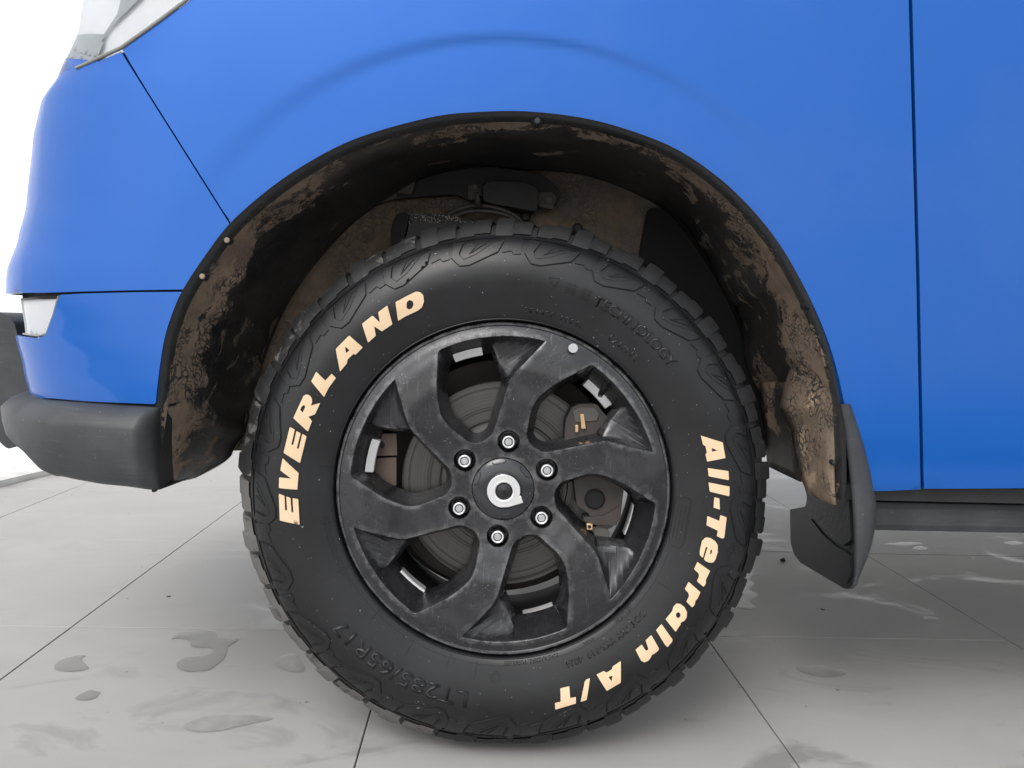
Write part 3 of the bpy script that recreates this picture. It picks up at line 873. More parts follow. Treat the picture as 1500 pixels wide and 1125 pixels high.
# roof of the arch between liner and inner panel
rws = [Bk, [p.lerp(Vector((p.x * 1.02, .35, p.z)), 1.0) for p in Bk]]
loft('arch_roof', rws, 'chassis_black', car)
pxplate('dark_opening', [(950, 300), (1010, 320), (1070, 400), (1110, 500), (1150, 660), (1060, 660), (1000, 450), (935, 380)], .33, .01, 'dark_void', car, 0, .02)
def C4(*pts): return [(540 + a / 3.571, 150 + b / 3.571) for a, b in pts]
def C3(*pts): return [(200 + a / 3.571, 150 + b / 3.571) for a, b in pts]
ch = pxplate('chassis_frame', C3((960, 605), (1110, 490), (1160, 455), (1290, 425), (1500, 370)) + C4((330, 375), (600, 330), (900, 370), (1010, 470), (980, 540), (880, 540), (860, 440), (600, 420), (580, 540), (460, 480), (240, 495), (0, 525)) + C3((1160, 548),), .315, .02, 'chassis_black', car, .003, .008)
pxplate('bracket', C3((1250, 450), (1350, 420), (1365, 500), (1255, 530)), .305, .02, 'chassis_grey', ch, .003, .004)
pxplate('bracket', C3((1350, 410), (1460, 410), (1440, 480), (1365, 475)), .302, .02, 'chassis_grey', ch, .003, .004)
disc_solid('bushing', PY(*C3((1180, 510))[0], .31), .012, -.01, .02, 'chassis_black', ch, 20, .003)
pxplate('cross_member', C4((0, 380), (150, 330), (420, 270), (560, 210), (700, 200), (900, 230), (1180, 280), (1190, 300), (1000, 300), (890, 320), (700, 290), (560, 300), (300, 360), (60, 430)), .305, .02, 'chassis_grey', ch, .006, .01)
pxplate('bump_stop', C4((595, 430), (640, 412), (820, 418), (885, 450), (885, 545), (870, 570), (600, 520)), .28, .05, 'chassis_black', car, .008, .008)
pxplate('mount_plate', C4((880, 470), (960, 470), (985, 500), (960, 560), (890, 545)), .30, .01, 'chassis_grey', ch, .002, .004)
pxplate('mount_plate', C4((520, 430), (590, 425), (592, 500), (520, 510)), .30, .01, 'chassis_grey', ch, .002, .004)
for px_, py_ in C4((945, 508), (555, 448)):
    lathe('bolt', [(1e-5, -.006), (.0045, -.006), (.005, -.002), (.008, -.001), (.008, .004)], 'grimy_metal', ch, 12, PY(px_, py_, .295))
for px_, py_ in C4((820, 600), (1092, 660)):
    disc_solid('grommet', PY(px_, py_, .33), .0095, -.008, .02, 'chassis_black', ch, 18, .003)
# spring seat rings
arc = [PY(*p, .30) for p in spline(C4((410, 590), (480, 555), (570, 540), (680, 555), (760, 590), (800, 625)), 6)]
cs = tube('coil_spring', arc, .0042, 'grimy_metal', car)
tube('coil', [PY(*p, .29) for p in spline(C4((440, 600), (520, 572), (620, 570), (720, 590), (780, 625)), 6)], .0036, 'grimy_metal', cs)
tube('stud', [PY(*p, .29) for p in C4((570, 480), (572, 510), (575, 540))], [.003, .006, .007], 'grimy_metal', cs)
# upper arm with black bush frame
arm = pxplate('control_arm', C4((215, 590), (330, 578), (480, 600), (560, 630), (560, 700), (200, 705)), .24, .05, 'speckled', car, .006, .006)
pxplate('arm_skin', C4((212, 650), (240, 620), (480, 640), (560, 660), (560, 720), (190, 720)), .235, .004, 'chassis_black', arm, .001, .004)
fr = [(p.x, p.z) for p in (PY(*q, .23) for q in C4((150, 575), (215, 580), (180, 735), (110, 745), (120, 640)))]
fr = rounded(fr, .008, 4)
plate('bush_frame', fr, [], lambda x, z, h: Vector((x, .23 + h, z)), .03, 'dark_void', arm)

# ------------------------------------------------------------------ tyre
def deform(p): return Vector(p)
def flatten(p):
    q = Vector(p)
    if q.z < .03:
        # flatten where it stands on the ground
        t = q.z
        q.z = .03 * math.exp((t - .03) / .03) if t < .03 else t
        q.z = max(q.z, .0008)
    return q
TY = [(.2465, .014), (.2478, .003), (.2498, -.0035), (.2540, -.0072), (.262, -.0105), (.275, -.0145), (.290, -.0185), (.308, -.0215), (.322, -.0215), (.336, -.0185), (.350, -.0125), (.362, -.0045), (.3705, .0045), (.378, .012), (.3845, .022), (.3905, .036), (.394, .06), (.3950, .13), (.394, .2), (.389, .225), (.380, .255), (.35, .275), (.31, .285), (.26, .27), (.2465, .25)]
TYS = [tuple(p) for p in spline(TY, 4)]
def side_y(r):
    for (r1, y1), (r2, y2) in zip(TYS, TYS[1:]):
        if r1 <= r <= r2 and y1 < .05: return y1 + (y2 - y1) * (r - r1) / max(1e-9, r2 - r1)
    return .05
tyre = lathe('tyre', TYS, 'rubber', car, 288, deform=deform, sharp=60)
tyre['label'] = 'black all-terrain tyre with cream raised lettering'
def on_tyre(px, py):
    y = -.015
    for _ in range(6):
        p = PYW(px, py, y); r = math.hypot(p.x, p.z - HZ); y = side_y(r)
    return Vector((p.x, p.z))
def tmap(lift):
    def f(x, z, h):
        r = math.hypot(x, z - HZ); e = .002; s1, s2 = side_y(r - e), side_y(r + e); sl_ = (s2 - s1) / (2 * e)
        nr, ny = sl_, -1.0; L = math.hypot(nr, ny); nr, ny = nr / L, ny / L; k = lift - h
        ux, uz = x / r, (z - HZ) / r
        return deform(Vector((x + ux * nr * k, side_y(r) + ny * k, z + uz * nr * k)))
    return f
def letters(org, sc, items):
    for name, outl, holes in items:
        O = [on_tyre(org[0] + a / sc[0], org[1] + b / sc[1]) for a, b in outl]
        Hs = [[on_tyre(org[0] + a / sc[0], org[1] + b / sc[1]) for a, b in h] for h in holes]
        R = lambda L, st: resample(rounded(L, .0009, 2), st)
        Or = R(O, .004); Hr = [R(h, .004) for h in Hs]
        bo = offset(Or, .0017); bh = [offset(h, -.0010) for h in Hr]
        bd = plate('letter_border', bo, bh, tmap(.0009), .0012, 'rubber', tyre, .006, merge=False)
        plate('letter', Or, Hr, tmap(.0018), .0016, 'cream', bd, .006, merge=False)
def circ(cx, cy, rx, ry, n=10): return [(cx + rx * cos(2 * pi * i / n), cy + ry * sin(2 * pi * i / n)) for i in range(n)]
sA = (5.921, 5.921)
letters((390, 590), sA, [
    ('E', [(113, 788), (161, 806), (166, 930), (184, 934), (176, 812), (212, 824), (220, 948), (237, 950), (229, 826), (278, 834), (290, 1056), (122, 1018)], []),
    ('V', [(146, 480), (282, 608), (270, 752), (114, 738), (116, 646), (218, 656), (126, 584)], []),
    ('E', [(208, 210), (250, 232), (220, 362), (236, 366), (264, 244), (300, 264), (266, 394), (282, 398), (314, 268), (350, 290), (294, 522), (154, 432)], [])])
sB = (8.036, 8.036)
letters((420, 480), sB, [
    ('R', [(202, 802), (235, 785), (272, 795), (298, 830), (300, 880), (284, 916), (396, 884), (334, 1018), (256, 1046), (299, 1098), (250, 1221), (82, 1062)], [[(208, 908), (222, 930), (190, 1000), (162, 965), (180, 925)]]),
    ('L', [(352, 518), (455, 622), (530, 540), (580, 590), (495, 705), (440, 815), (292, 630)], []),
    ('A', [(738, 92), (895, 230), (810, 318), (785, 306), (715, 375), (710, 418), (628, 515), (580, 250)], [[(690, 222), (740, 262), (706, 298), (692, 270)]])])
letters((500, 410), sB, [
    ('N', [(368, 420), (455, 500), (436, 380), (543, 302), (602, 520), (478, 604), (388, 545), (406, 655), (315, 738), (246, 518)], []),
    ('D', [(640, 262), (770, 192), (880, 138), (930, 145), (965, 180), (974, 250), (950, 320), (905, 358), (760, 425), (668, 480)], [[(770, 265), (800, 236), (840, 248), (852, 290), (830, 335), (790, 348), (768, 325)]])])
letters((990, 620), (6.62, 6.62), [
    ('A', [(242, 118), (450, 185), (477, 335), (302, 370), (287, 300), (300, 285), (288, 222), (262, 205)], [[(345, 238), (402, 262), (350, 275)]]),
    ('l', [(308, 432), (505, 462), (510, 550), (318, 512)], []), ('l', [(316, 572), (516, 612), (514, 706), (328, 660)], []),
    ('-', [(372, 716), (420, 728), (424, 835), (364, 815)], []),
    ('T', [(304, 898), (420, 945), (428, 888), (488, 910), (465, 1105), (448, 1117), (394, 1092), (405, 1040), (296, 986)], [])])
letters((960, 770), (9.375, 9.375), [
    ('e', [(640, 205), (690, 160), (750, 165), (820, 210), (852, 265), (850, 360), (820, 460), (790, 500), (740, 505), (690, 485), (664, 458), (714, 300), (704, 286), (690, 295), (650, 440), (610, 400), (608, 350)], [[(750, 345), (765, 320), (778, 345), (768, 380), (748, 395)]]),
    ('r', [(576, 495), (748, 618), (690, 735), (688, 790), (658, 836), (568, 760), (598, 690), (590, 650), (530, 594)], []),
    ('r', [(455, 768), (614, 908), (572, 1000), (545, 1025), (535, 1080), (500, 1118), (424, 1040), (462, 960), (450, 920), (404, 866)], [])])
letters((880, 870), (8.654, 8.654), [
    ('a', [(905, 215), (920, 160), (960, 118), (1010, 125), (1060, 165), (1090, 225), (1085, 290), (1055, 335), (1005, 362), (1012, 375), (945, 475), (820, 318), (885, 240)], [circ(980, 265, 30, 38)]),
    ('i', [(770, 378), (905, 570), (900, 600), (840, 668), (812, 640), (700, 455)], []),
    ('n', [(640, 518), (735, 685), (725, 712), (680, 750), (645, 765), (630, 800), (600, 840), (550, 862), (508, 840), (440, 705), (520, 638), (560, 705), (585, 718), (604, 695), (568, 585)], [])])
letters((790, 950), (10, 10), [
    ('A', [(1193, 180), (1190, 490), (985, 612), (838, 378), (945, 325), (985, 350), (1065, 300), (1070, 262)], [[(1012, 410), (1070, 390), (1058, 475)]]),
    ('/', [(742, 430), (690, 745), (602, 770), (665, 480), (690, 450)], []),
    ('T', [(440, 548), (450, 720), (535, 705), (535, 795), (232, 885), (228, 795), (312, 775), (308, 580)], [])])

# embossed small print, bent round the sidewall
def emboss(txt, r, a0, a1, h, lift=.0007, name='embossed_text', wide=1.0):
    cu = bpy.data.curves.new('t', 'FONT'); cu.body = txt; cu.size = 1; cu.offset = .012
    to = bpy.data.objects.new('t', cu); COL.objects.link(to)
    me = bpy.data.meshes.new_from_object(to.evaluated_get(bpy.context.evaluated_depsgraph_get()))
    bpy.data.objects.remove(to)
    xs_ = [v.co.x for v in me.vertices]; ys_ = [v.co.y for v in me.vertices]
    x0_, x1_ = min(xs_), max(xs_); y1_ = max(ys_)
    bm = bmesh.new(); bm.from_mesh(me); bpy.data.meshes.remove(me)
    top = bm.faces[:]
    r_e = bmesh.ops.extrude_face_region(bm, geom=top)
    up = [g for g in r_e['geom'] if isinstance(g, bmesh.types.BMVert)]
    ups = set(up)
    for v in bm.verts:
        a = rad(a0 + (a1 - a0) * (v.co.x - x0_) / (x1_ - x0_)); rr_ = r + h * v.co.y / y1_
        v.co = tmap(lift if v in ups else -.0003)(rr_ * sin(a), HZ + rr_ * cos(a), 0)
    me = bpy.data.meshes.new(name); bm.to_mesh(me); bm.free(); me.materials.append(MAT['rubber'])
    o = bpy.data.objects.new(name, me); COL.objects.link(o); o.parent = tyre; return o
emboss('TECHNOLOGY', .299, 23.8, 51.5, .015, .0010)
emboss('LT285/65R17', .298, 188, 230, .022, .0014)
emboss('DOT 7XY YYR-119  4024', .268, 129, 158.5, .0085, .0009)
emboss('M+S RADIAL TUBELESS', .253, 160, 178, .005, .0006)
emboss('US LATERI', .252, 131, 138, .0055, .0006)
emboss('RADIAL', .254, 147, 151, .0045, .0006)
emboss('3PMSF 10PR', .262, 5, 24, .007, .0006)
emboss('121/118', .268, 33, 44, .009, .0007)
# small shield and two symbols before TECHNOLOGY
def strip(name, pts, w, lift, parent, mat='rubber'):
    """narrow raised rib along (r, angle deg) points"""
    P = [Vector((r * sin(rad(a)), HZ + r * cos(rad(a)))) for r, a in pts]
    P = resample(P, .004, False); V = []; F = []; f1, f0 = tmap(lift), tmap(-.0004)
    for i, p in enumerate(P):
        t = (P[min(len(P) - 1, i + 1)] - P[max(0, i - 1)]).normalized(); nn_ = Vector((-t.y, t.x))
        a, b, c, d = p + nn_ * w * .5, p + nn_ * w * .3, p - nn_ * w * .3, p - nn_ * w * .5
        V += [f0(a.x, a.y, 0), f1(b.x, b.y, 0), f1(c.x, c.y, 0), f0(d.x, d.y, 0)]
    for i in range(len(P) - 1):
        for k in range(3): F.append((i * 4 + k, i * 4 + k + 1, i * 4 + k + 5, i * 4 + k + 4))
    o = mesh_obj(name, V, F, mat, parent); return o
def joined(name, parts, parent):
    bm = bmesh.new()
    for o in parts:
        bm.from_mesh(o.data); bpy.data.objects.remove(o)
    me = bpy.data.meshes.new(name); bm.to_mesh(me); bm.free(); me.materials.append(MAT['rubber'])
    o = bpy.data.objects.new(name, me); COL.objects.link(o); o.parent = parent; return o
joined('shield_emblem', [strip('x', [(.316, 10.5), (.318, 13.3)], .0016, .001, None), strip('x', [(.315, 10.6), (.303, 12.2), (.316, 13.2)], .0016, .001, None)], tyre)
sy = []
for a in (15.3, 19.6):
    for k in range(4): sy.append(strip('x', [(.301 + k * .0045, a), (.301 + k * .0045, a + 3.0)], .0013, .001, None))
    for k in range(2): sy.append(strip('x', [(.300, a + .8 + k * 1.4), (.317, a + .8 + k * 1.4)], .0013, .001, None))
joined('embossed_symbols', sy, tyre)
# fine ring lines and radial ticks
rl = [strip('x', [(.2585, a) for a in range(108, 262, 2)], .0011, .0007, None), strip('x', [(.2615, a) for a in range(236, 262, 2)], .0011, .0007, None), strip('x', [(.265, a) for a in range(240, 262, 2)], .0011, .0007, None),
      strip('x', [(.2505, a) for a in range(0, 362, 2)], .0012, .0008, None)]
for a in (119, 134.5, 187, 196, 209, 224, 242, 258, 276, 290):
    rl.append(strip('x', [(.252, a), (.270 + .010 * (a % 2), a)], .0012, .0008, None))
joined('moulding_line', rl, tyre)
bx_ = [(.2525, 92), (.255, 90.5), (.270, 90.5), (.2745, 92), (.2745, 104), (.270, 106.5), (.257, 106.5), (.2525, 104), (.2525, 92)]
joined('embossed_frame', [strip('x', bx_, .0014, .0009, None)] + [strip('x', [(.257 + k * .005, 93), (.257 + k * .005, 104)], .0016, .0006, None) for k in range(4)], tyre)
ci = PYW(726, 993, -.015); ra_, aa_ = math.hypot(ci.x, ci.z - HZ), math.degrees(math.atan2(ci.x, ci.z - HZ))
joined('round_mark', [strip('x', [(ra_ + .008 * cos(t / 12 * 2 * pi), aa_ + math.degrees(.008 / ra_) * sin(t / 12 * 2 * pi)) for t in range(13)], .001, .0008, None), strip('x', [(ra_ + .005 * cos(t / 8 * 2 * pi), aa_ + math.degrees(.005 / ra_) * sin(t / 8 * 2 * pi)) for t in range(9)], .001, .0008, None)], tyre)

# hooked relief round the shoulder: 21 units
hook_o = [(370.5, -12.8), (348, -14.1), (334, -12.5), (332.7, -10.1), (349, -2.9), (366, -1.5)]
hook_i = [(366.7, -10.9), (351, -12.2), (341.6, -11.3), (346.5, -8.1), (362, -4.0)]
UNIT = 360 / 21
K = 1 / 1009.
for u in range(21):
    a0 = u * UNIT + (.6 if u % 2 else 0)
    sc_r = lambda r: min(.3685, r * K)
    O = [(sc_r(r), a + a0) for r, a in hook_o]; I = [(sc_r(r), a + a0) for r, a in reversed(hook_i)]
    poly = [Vector((r * sin(rad(a)), HZ + r * cos(rad(a)))) for r, a in O + I]
    poly = resample(poly, .004)
    hk = plate('shoulder_hook', poly, [], tmap(.0022), .0028, 'rubber', tyre, .0042, merge=False)
    cl_ = [(sc_r(r), a + a0) for r, a in hook_o]; strip('groove_shade', cl_, .0024, .0014, tyre, 'groove_shade'); strip('groove_shade', list(reversed(I)), .0017, .0026, tyre, 'groove_shade')  # near-black raised strips paint groove shade along the hook outlines
    strip('inner_chevron', [(.3615, a0 - 7.0), (.3465, a0 - 9.6), (.3615, a0 - 5.9)], .0022, .0016, hk) if False else None
    ch_ = strip('chevron_shade', [(.3625, a0 - 7.2), (.3465, a0 - 9.7), (.3615, a0 - 5.4)], .0020, .0010, tyre, 'groove_shade')
    cn = [(.3455, a0 - 1.9), (.3480, a0 + .4), (.3430, a0 + .9), (.3440, a0 + 2.6), (.3675, a0 + 2.9), (.3680, a0 - 1.2)]
    cp = resample([Vector((r * sin(rad(a)), HZ + r * cos(rad(a)))) for r, a in cn], .004)
    plate('shoulder_bridge', cp, [], tmap(.0012), .0016, 'rubber', tyre, .0042, merge=False)
    strip('groove_shade', [(r, a) for r, a in cn[:4]], .0022, .0011, tyre, 'groove_shade')
# shoulder ledge
lathe('shoulder_ledge', [(.3670, .003), (.3690, .0005), (.3705, .0018), (.3725, .0065)], 'rubber', tyre, 288, deform=deform)

# tread blocks
TR = .4045
def block(a, w, sect, skew, dusty, alt=None):
    """sect: (r, y) polygon; swept from angle a to a+w with chamfered sides"""
    V = []; F = []; n = len(sect); ks = 4
    cy_ = sum(y for r, y in sect) / n; cr_ = sum(r for r, y in sect) / n
    dv = []
    TT = [(0, .9, 0), (.06, 1, 0), (.25, 1, 0), (.46, 1, 0), (.50, 1, 1), (.75, 1, 1), (.94, 1, 1), (1, .9, 1)] if alt else [(0, .9, 0), (.06, 1, 0), (.5, 1, 0), (.94, 1, 0), (1, .9, 0)]
    ks = len(TT) - 3
    for t, sh, wh in TT:
        for r, y in (alt if wh else sect):
            r2 = r if r < .391 else .391 + (r - .391) * (1 if sh == 1 else .82)
            ang = rad(a + w * t + skew * (y - .02) * 60)
            p = deform(Vector((r2 * sin(ang), y, HZ + r2 * cos(ang)))); V.append(p); dv.append(dusty)
    for k in range(ks + 2):
        for j in range(n): F.append((k * n + j, k * n + (j + 1) % n, (k + 1) * n + (j + 1) % n, (k + 1) * n + j))
    F += [tuple(range(n)), tuple((ks + 2) * n + j for j in reversed(range(n)))]
    o = mesh_obj('tread_block', V, F, 'tread', tyre, attr={'dust': dv}); return fix_normals(o, 25)
SA = [(.3725, .0040), (.3810, .0092), (.3900, .0175), (.3975, .0275), (TR, .040), (TR, .082), (.386, .082), (.380, .03)]
SB = [(.3775, .0090), (.3850, .0150), (.3930, .0230), (.3990, .0340), (TR - .001, .046), (TR, .074), (.386, .074), (.380, .035)]
SC = [(.3760, .0068), (.3835, .0125), (.3915, .0215), (.3975, .0325), (TR - .0035, .045), (TR - .0035, .082), (.386, .082), (.380, .03)]
SD = [(.3745, .0062), (.3825, .0125), (.3900, .0210), (.3965, .0315), (TR - .004, .044), (TR - .004, .074), (.386, .074), (.380, .035)]
for u in range(42):
    big_ = u % 2 == 0; a = u * 360 / 42 + (0 if big_ else .5) - 3
    mid = (a + 4) % 360; dusty = 1.0 if 195 < mid < 275 else (.25 if 275 <= mid < 340 else -.2)
    j_ = random.uniform(-.25, .25)
    block(a + j_, 7.9 if big_ else 6.9, SA if big_ else SD, .3, dusty, SC if big_ else SB)
    for row, (y0_, y1_) in enumerate(((.095, .135), (.145, .185), (.198, .245))):
        ss = [(.389, y0_), (TR - .002, y0_ + .001), (TR, y0_ + .004), (TR, y1_ - .004), (TR - .002, y1_ - .001), (.389, y1_)]
        block(a + 3 * row, 6.4, ss, .5 if row % 2 else -.5, 0)
# small rubber fins in the gaps (shoulder steps)
for u in range(42):
    a = u * 360 / 42 + 4.4
    ss = [(.374, .0075), (.3845, .0175), (.3915, .03), (.3945, .07), (.386, .07), (.378, .03)]
    block(a, 1.6, ss, .3, -.6)

# ------------------------------------------------------------------ rim
def wl(px, py, y=-.006):
    p = PYW(px, py, y); return Vector((p.x, p.z - HZ))
W = [(639.6, 509.2), (720, 491), (748.5, 554), (722, 639), (703, 651), (686, 650.5), (645.6, 616), (638.5, 575)]
Wl = [wl(*p) for p in W]; Pl = wl(800.8, 497)
def FY(r):
    tb = [(0, .006), (.060, .006), (.085, .005), (.105, .000), (.14, -.0075), (.18, -.0105), (.21, -.009), (.228, -.0045), (.238, -.001), (.26, .004)]
    for (a, b), (c, d) in zip(tb, tb[1:]):
        if r <= c: t = (r - a) / (c - a); return b + (d - b) * (t * t * (3 - 2 * t) * .5 + t * .5)
    return .004
def rot(p, k):
    a = -k * pi / 3; return Vector((p.x * cos(a) - p.y * sin(a), p.x * sin(a) + p.y * cos(a)))
# keep the corner points inside the rim lip
for L in (Wl,):
    for i, p in enumerate(L):
        if p.length > .2255: L[i] = p * (.2255 / p.length)
Pl = Pl * (.2270 / Pl.length)
# outline of the whole recess; arc along the rim between w0-w1-p
def arcpts(a, b, n_):
    ra, rb = a.length, b.length; t0, t1 = math.atan2(a.x, a.y), math.atan2(b.x, b.y)
    return [Vector((sin(t0 + (t1 - t0) * i / n_), cos(t0 + (t1 - t0) * i / n_))) * (ra + (rb - ra) * i / n_) for i in range(1, n_)]
w = Wl
Upoly = [w[0]] + arcpts(w[0], w[1], 6) + [w[1]] + arcpts(w[1], Pl, 5) + [Pl, w[2], w[3], w[4], w[5], w[6], w[7]]
nU = len(Upoly)
radU = [.006] + [.002] * 5 + [.002] + [.002] * 4 + [.003, .010, .013, .006, .013, .022, .020]
seg = 5
Ur = rounded(Upoly, radU, seg)
UrR = resample(Ur, .0035)
# split the smooth loop: facet part runs from w1 to w2 through p
def nearest(L, q): return min(range(len(L)), key=lambda i: (L[i] - q).length)
rim_root = None
# front face
cap_c = wl(737.5, 719.5); capR = .0465
outerC = [Vector((sin(2 * pi * i / 200), cos(2 * pi * i / 200))) * .2400 for i in range(200)]
holes = [[rot(p, k) for p in UrR] for k in range(6)]
nuts0 = wl(745, 647.5, .0)
NUT = [rot(nuts0, k) for k in range(6)]
NR = .0168
holes += [[c + Vector((sin(2 * pi * i / 36), cos(2 * pi * i / 36))) * NR for i in range(36)] for c in NUT]
holes += [[Vector((sin(2 * pi * i / 72), cos(2 * pi * i / 72))) * capR for i in range(72)]]
v2, f2 = fill(outerC, holes, .005)
def rp(p, y): return Vector((p.x, y, HZ + p.y))
def crease(p):
    """slight crown of each spoke so its face is not a flat disc"""
    return 0.0
V = [rp(p, FY(p.length)) for p in v2]; F = list(f2)
def addloops(loops, closed=True):
    b = len(V); n_ = len(loops[0])
    for L in loops: V.extend(L)
    for i in range(len(loops) - 1):
        for j in range(n_ if closed else n_ - 1):
            F.append((b + i * n_ + j, b + i * n_ + (j + 1) % n_, b + (i + 1) * n_ + (j + 1) % n_, b + (i + 1) * n_ + j))
# facet: curve A (w1 -> p -> w2) against curve B (w1 -> w2)
i1, ip, i2 = nearest(UrR, w[1]), nearest(UrR, Pl), nearest(UrR, w[2])
n_all = len(UrR)
idxA = [(i1 + k) % n_all for k in range(((i2 - i1) % n_all) + 1)]
idxW = [(i2 + k) % n_all for k in range(((i1 - i2) % n_all) + 1)]
UO1 = offset(UrR, -.0016); UO2 = offset(UrR, -.0048); UO3 = offset(UrR, -.0085); UO4 = offset(UrR, -.012)
for k in range(6):
    r_ = lambda p: rot(p, k)
    yF = [FY(p.length) for p in UrR]
    # bevel all round
    addloops([[rp(r_(UrR[i]), yF[i]) for i in range(n_all)], [rp(r_(UO1[i].lerp(UrR[i], .45)), yF[i] + .0007) for i in range(n_all)], [rp(r_(UO1[i]), yF[i] + .0022) for i in range(n_all)]])
    # deep walls of the window; walls towards the rim slope more gently
    def wallpt(i, ring, dep):
        q = ring[i]; return rp(r_(q), dep)
    L1 = [wallpt(i, UO1, yF[i] + .0022) for i in idxW]
    L2 = [wallpt(i, UO2, yF[i] + .016) for i in idxW]
    L3 = []; L4 = []
    for i in idxW:
        rr_ = UrR[i].length
        outw = max(0, min(1, (rr_ - .19) / .035)); ex = .011 * outw
        q = UO3[i]; q = q * (1 - ex / q.length)
        L3.append(rp(r_(q), .030 + .0 * outw)); q2 = UO4[i]; q2 = q2 * (1 - ex * 1.1 / q2.length); L4.append(rp(r_(q2), .046))
    addloops([L1, L2, L3, L4], False)
    # facet
    nA = len(idxA); A0 = [UO1[i] for i in idxA]; yA = [yF[i] + .0022 for i in idxA]
    pk = min(range(nA), key=lambda q: (UrR[idxA[q]] - Pl).length)
    B0 = [UO2[idxA[0]].lerp(UO2[idxA[-1]], j / (nA - 1)) for j in range(nA)]
    loops = [[rp(r_(A0[j]), yA[j]) for j in range(nA)]]
    # small side wall on the spoke side (from p to w2), almost none along the rim
    dep = []
    for j in range(nA):
        if j <= pk: dep.append(.0005 + .0015 * (j / max(1, pk)))
        else: dep.append(.002 + .0100 * ((j - pk) / (nA - 1 - pk)) ** .7)
    A1 = [A0[j].lerp(B0[j], .035) for j in range(nA)]
    loops.append([rp(r_(A1[j]), yA[j] + dep[j]) for j in range(nA)])
    for t in (.15, .3, .45, .6, .75, .88, 1.0):
        row = []
        for j in range(nA):
            e = j / (nA - 1)
            yB = .0135 + .004 * sin(pi * e) + (.002 if e < .5 else 0)
            y = yA[j] + dep[j]; yy = y + (yB - y) * (t ** .8) + .0035 * sin(pi * t) * sin(pi * e)
            row.append(rp(r_(A1[j].lerp(B0[j], t)), yy))
        loops.append(row)
    B1 = [b + (UO3[idxA[0]] - UO2[idxA[0]]).lerp(UO3[idxA[-1]] - UO2[idxA[-1]], j / (nA - 1)) * .6 - b.normalized() * 0 + Vector((-.0025, -.001)) for j, b in enumerate(B0)]
    loops.append([rp(r_(B1[j]), .020) for j in range(nA)])
    B2 = [b + Vector((-.006, -.003)) for b in B1]
    loops.append([rp(r_(B2[j]), .046) for j in range(nA)])
    addloops(loops, False)
# nut wells
for c in NUT:
    cc = [Vector((sin(2 * pi * i / 36), cos(2 * pi * i / 36))) for i in range(36)]
    y0_ = FY(c.length)
    addloops([[rp(c + u * NR, FY((c + u * NR).length)) for u in cc], [rp(c + u * (NR - .001), y0_ + .0012) for u in cc], [rp(c + u * (NR - .0018), y0_ + .004) for u in cc], [rp(c + u * (NR - .003), .026) for u in cc], [rp(c + u * .001, .026) for u in cc]])
cc = [Vector((sin(2 * pi * i / 72), cos(2 * pi * i / 72))) for i in range(72)]
addloops([[rp(u * capR, FY(capR)) for u in cc], [rp(u * (capR - .0012), FY(capR) + .003) for u in cc], [rp(u * (capR - .0012), .02) for u in cc]])
# lip of the rim
cc = [Vector((sin(2 * pi * i / 200), cos(2 * pi * i / 200))) for i in range(200)]
addloops([[rp(u * r, y) for u in cc] for r, y in ((.2400, FY(.2400)), (.2415, -.0022), (.2435, -.0024), (.2452, -.0010), (.2462, .002), (.2455, .010), (.241, .016))])
rim = mesh_obj('wheel_rim', V, F, 'wheel', car); fix_normals(rim, 38)
rim['label'] = 'worn satin black six-spoke alloy rim'
lathe('rim_barrel', [(.2395, .016), (.226, .024), (.212, .036), (.2075, .050), (.2065, .075), (.2085, .10), (.215, .20), (.232, .235), (.238, .24)], 'dark_void', rim, 120)
# bright pads added for the light caught by the barrel step in each window
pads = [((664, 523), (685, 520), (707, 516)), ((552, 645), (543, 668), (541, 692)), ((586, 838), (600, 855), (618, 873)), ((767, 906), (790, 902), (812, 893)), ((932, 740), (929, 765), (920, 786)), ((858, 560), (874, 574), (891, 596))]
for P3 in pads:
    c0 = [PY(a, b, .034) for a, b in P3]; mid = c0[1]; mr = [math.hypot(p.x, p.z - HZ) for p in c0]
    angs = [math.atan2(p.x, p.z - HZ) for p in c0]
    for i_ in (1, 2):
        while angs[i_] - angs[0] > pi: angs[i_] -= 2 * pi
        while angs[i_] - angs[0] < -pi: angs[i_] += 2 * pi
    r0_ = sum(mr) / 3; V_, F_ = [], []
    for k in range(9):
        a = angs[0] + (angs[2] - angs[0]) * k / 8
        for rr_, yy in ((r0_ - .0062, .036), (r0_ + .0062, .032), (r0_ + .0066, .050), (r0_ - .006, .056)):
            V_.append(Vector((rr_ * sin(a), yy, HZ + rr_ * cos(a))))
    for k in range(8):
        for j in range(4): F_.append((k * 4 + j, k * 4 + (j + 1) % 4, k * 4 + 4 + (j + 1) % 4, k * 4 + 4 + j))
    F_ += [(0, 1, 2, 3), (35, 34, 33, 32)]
    o = mesh_obj('glint_pad', V_, F_, 'glint_silver', rim); fix_normals(o); bevel(o, .001, 2)
# valve stem in the upper right window
tube('valve_stem', [PY(886, 566, .02), PY(882, 574, .0), PY(879, 579, -.012)], [.006, .005, .0038], 'nut_black', rim, 12)
disc_solid('sticker', Vector((PYW(839.5, 510, -.011).x, -.0112, PYW(839.5, 510, -.011).z)), .0068, -.0002, .004, 'lamp_grey', rim, 24)
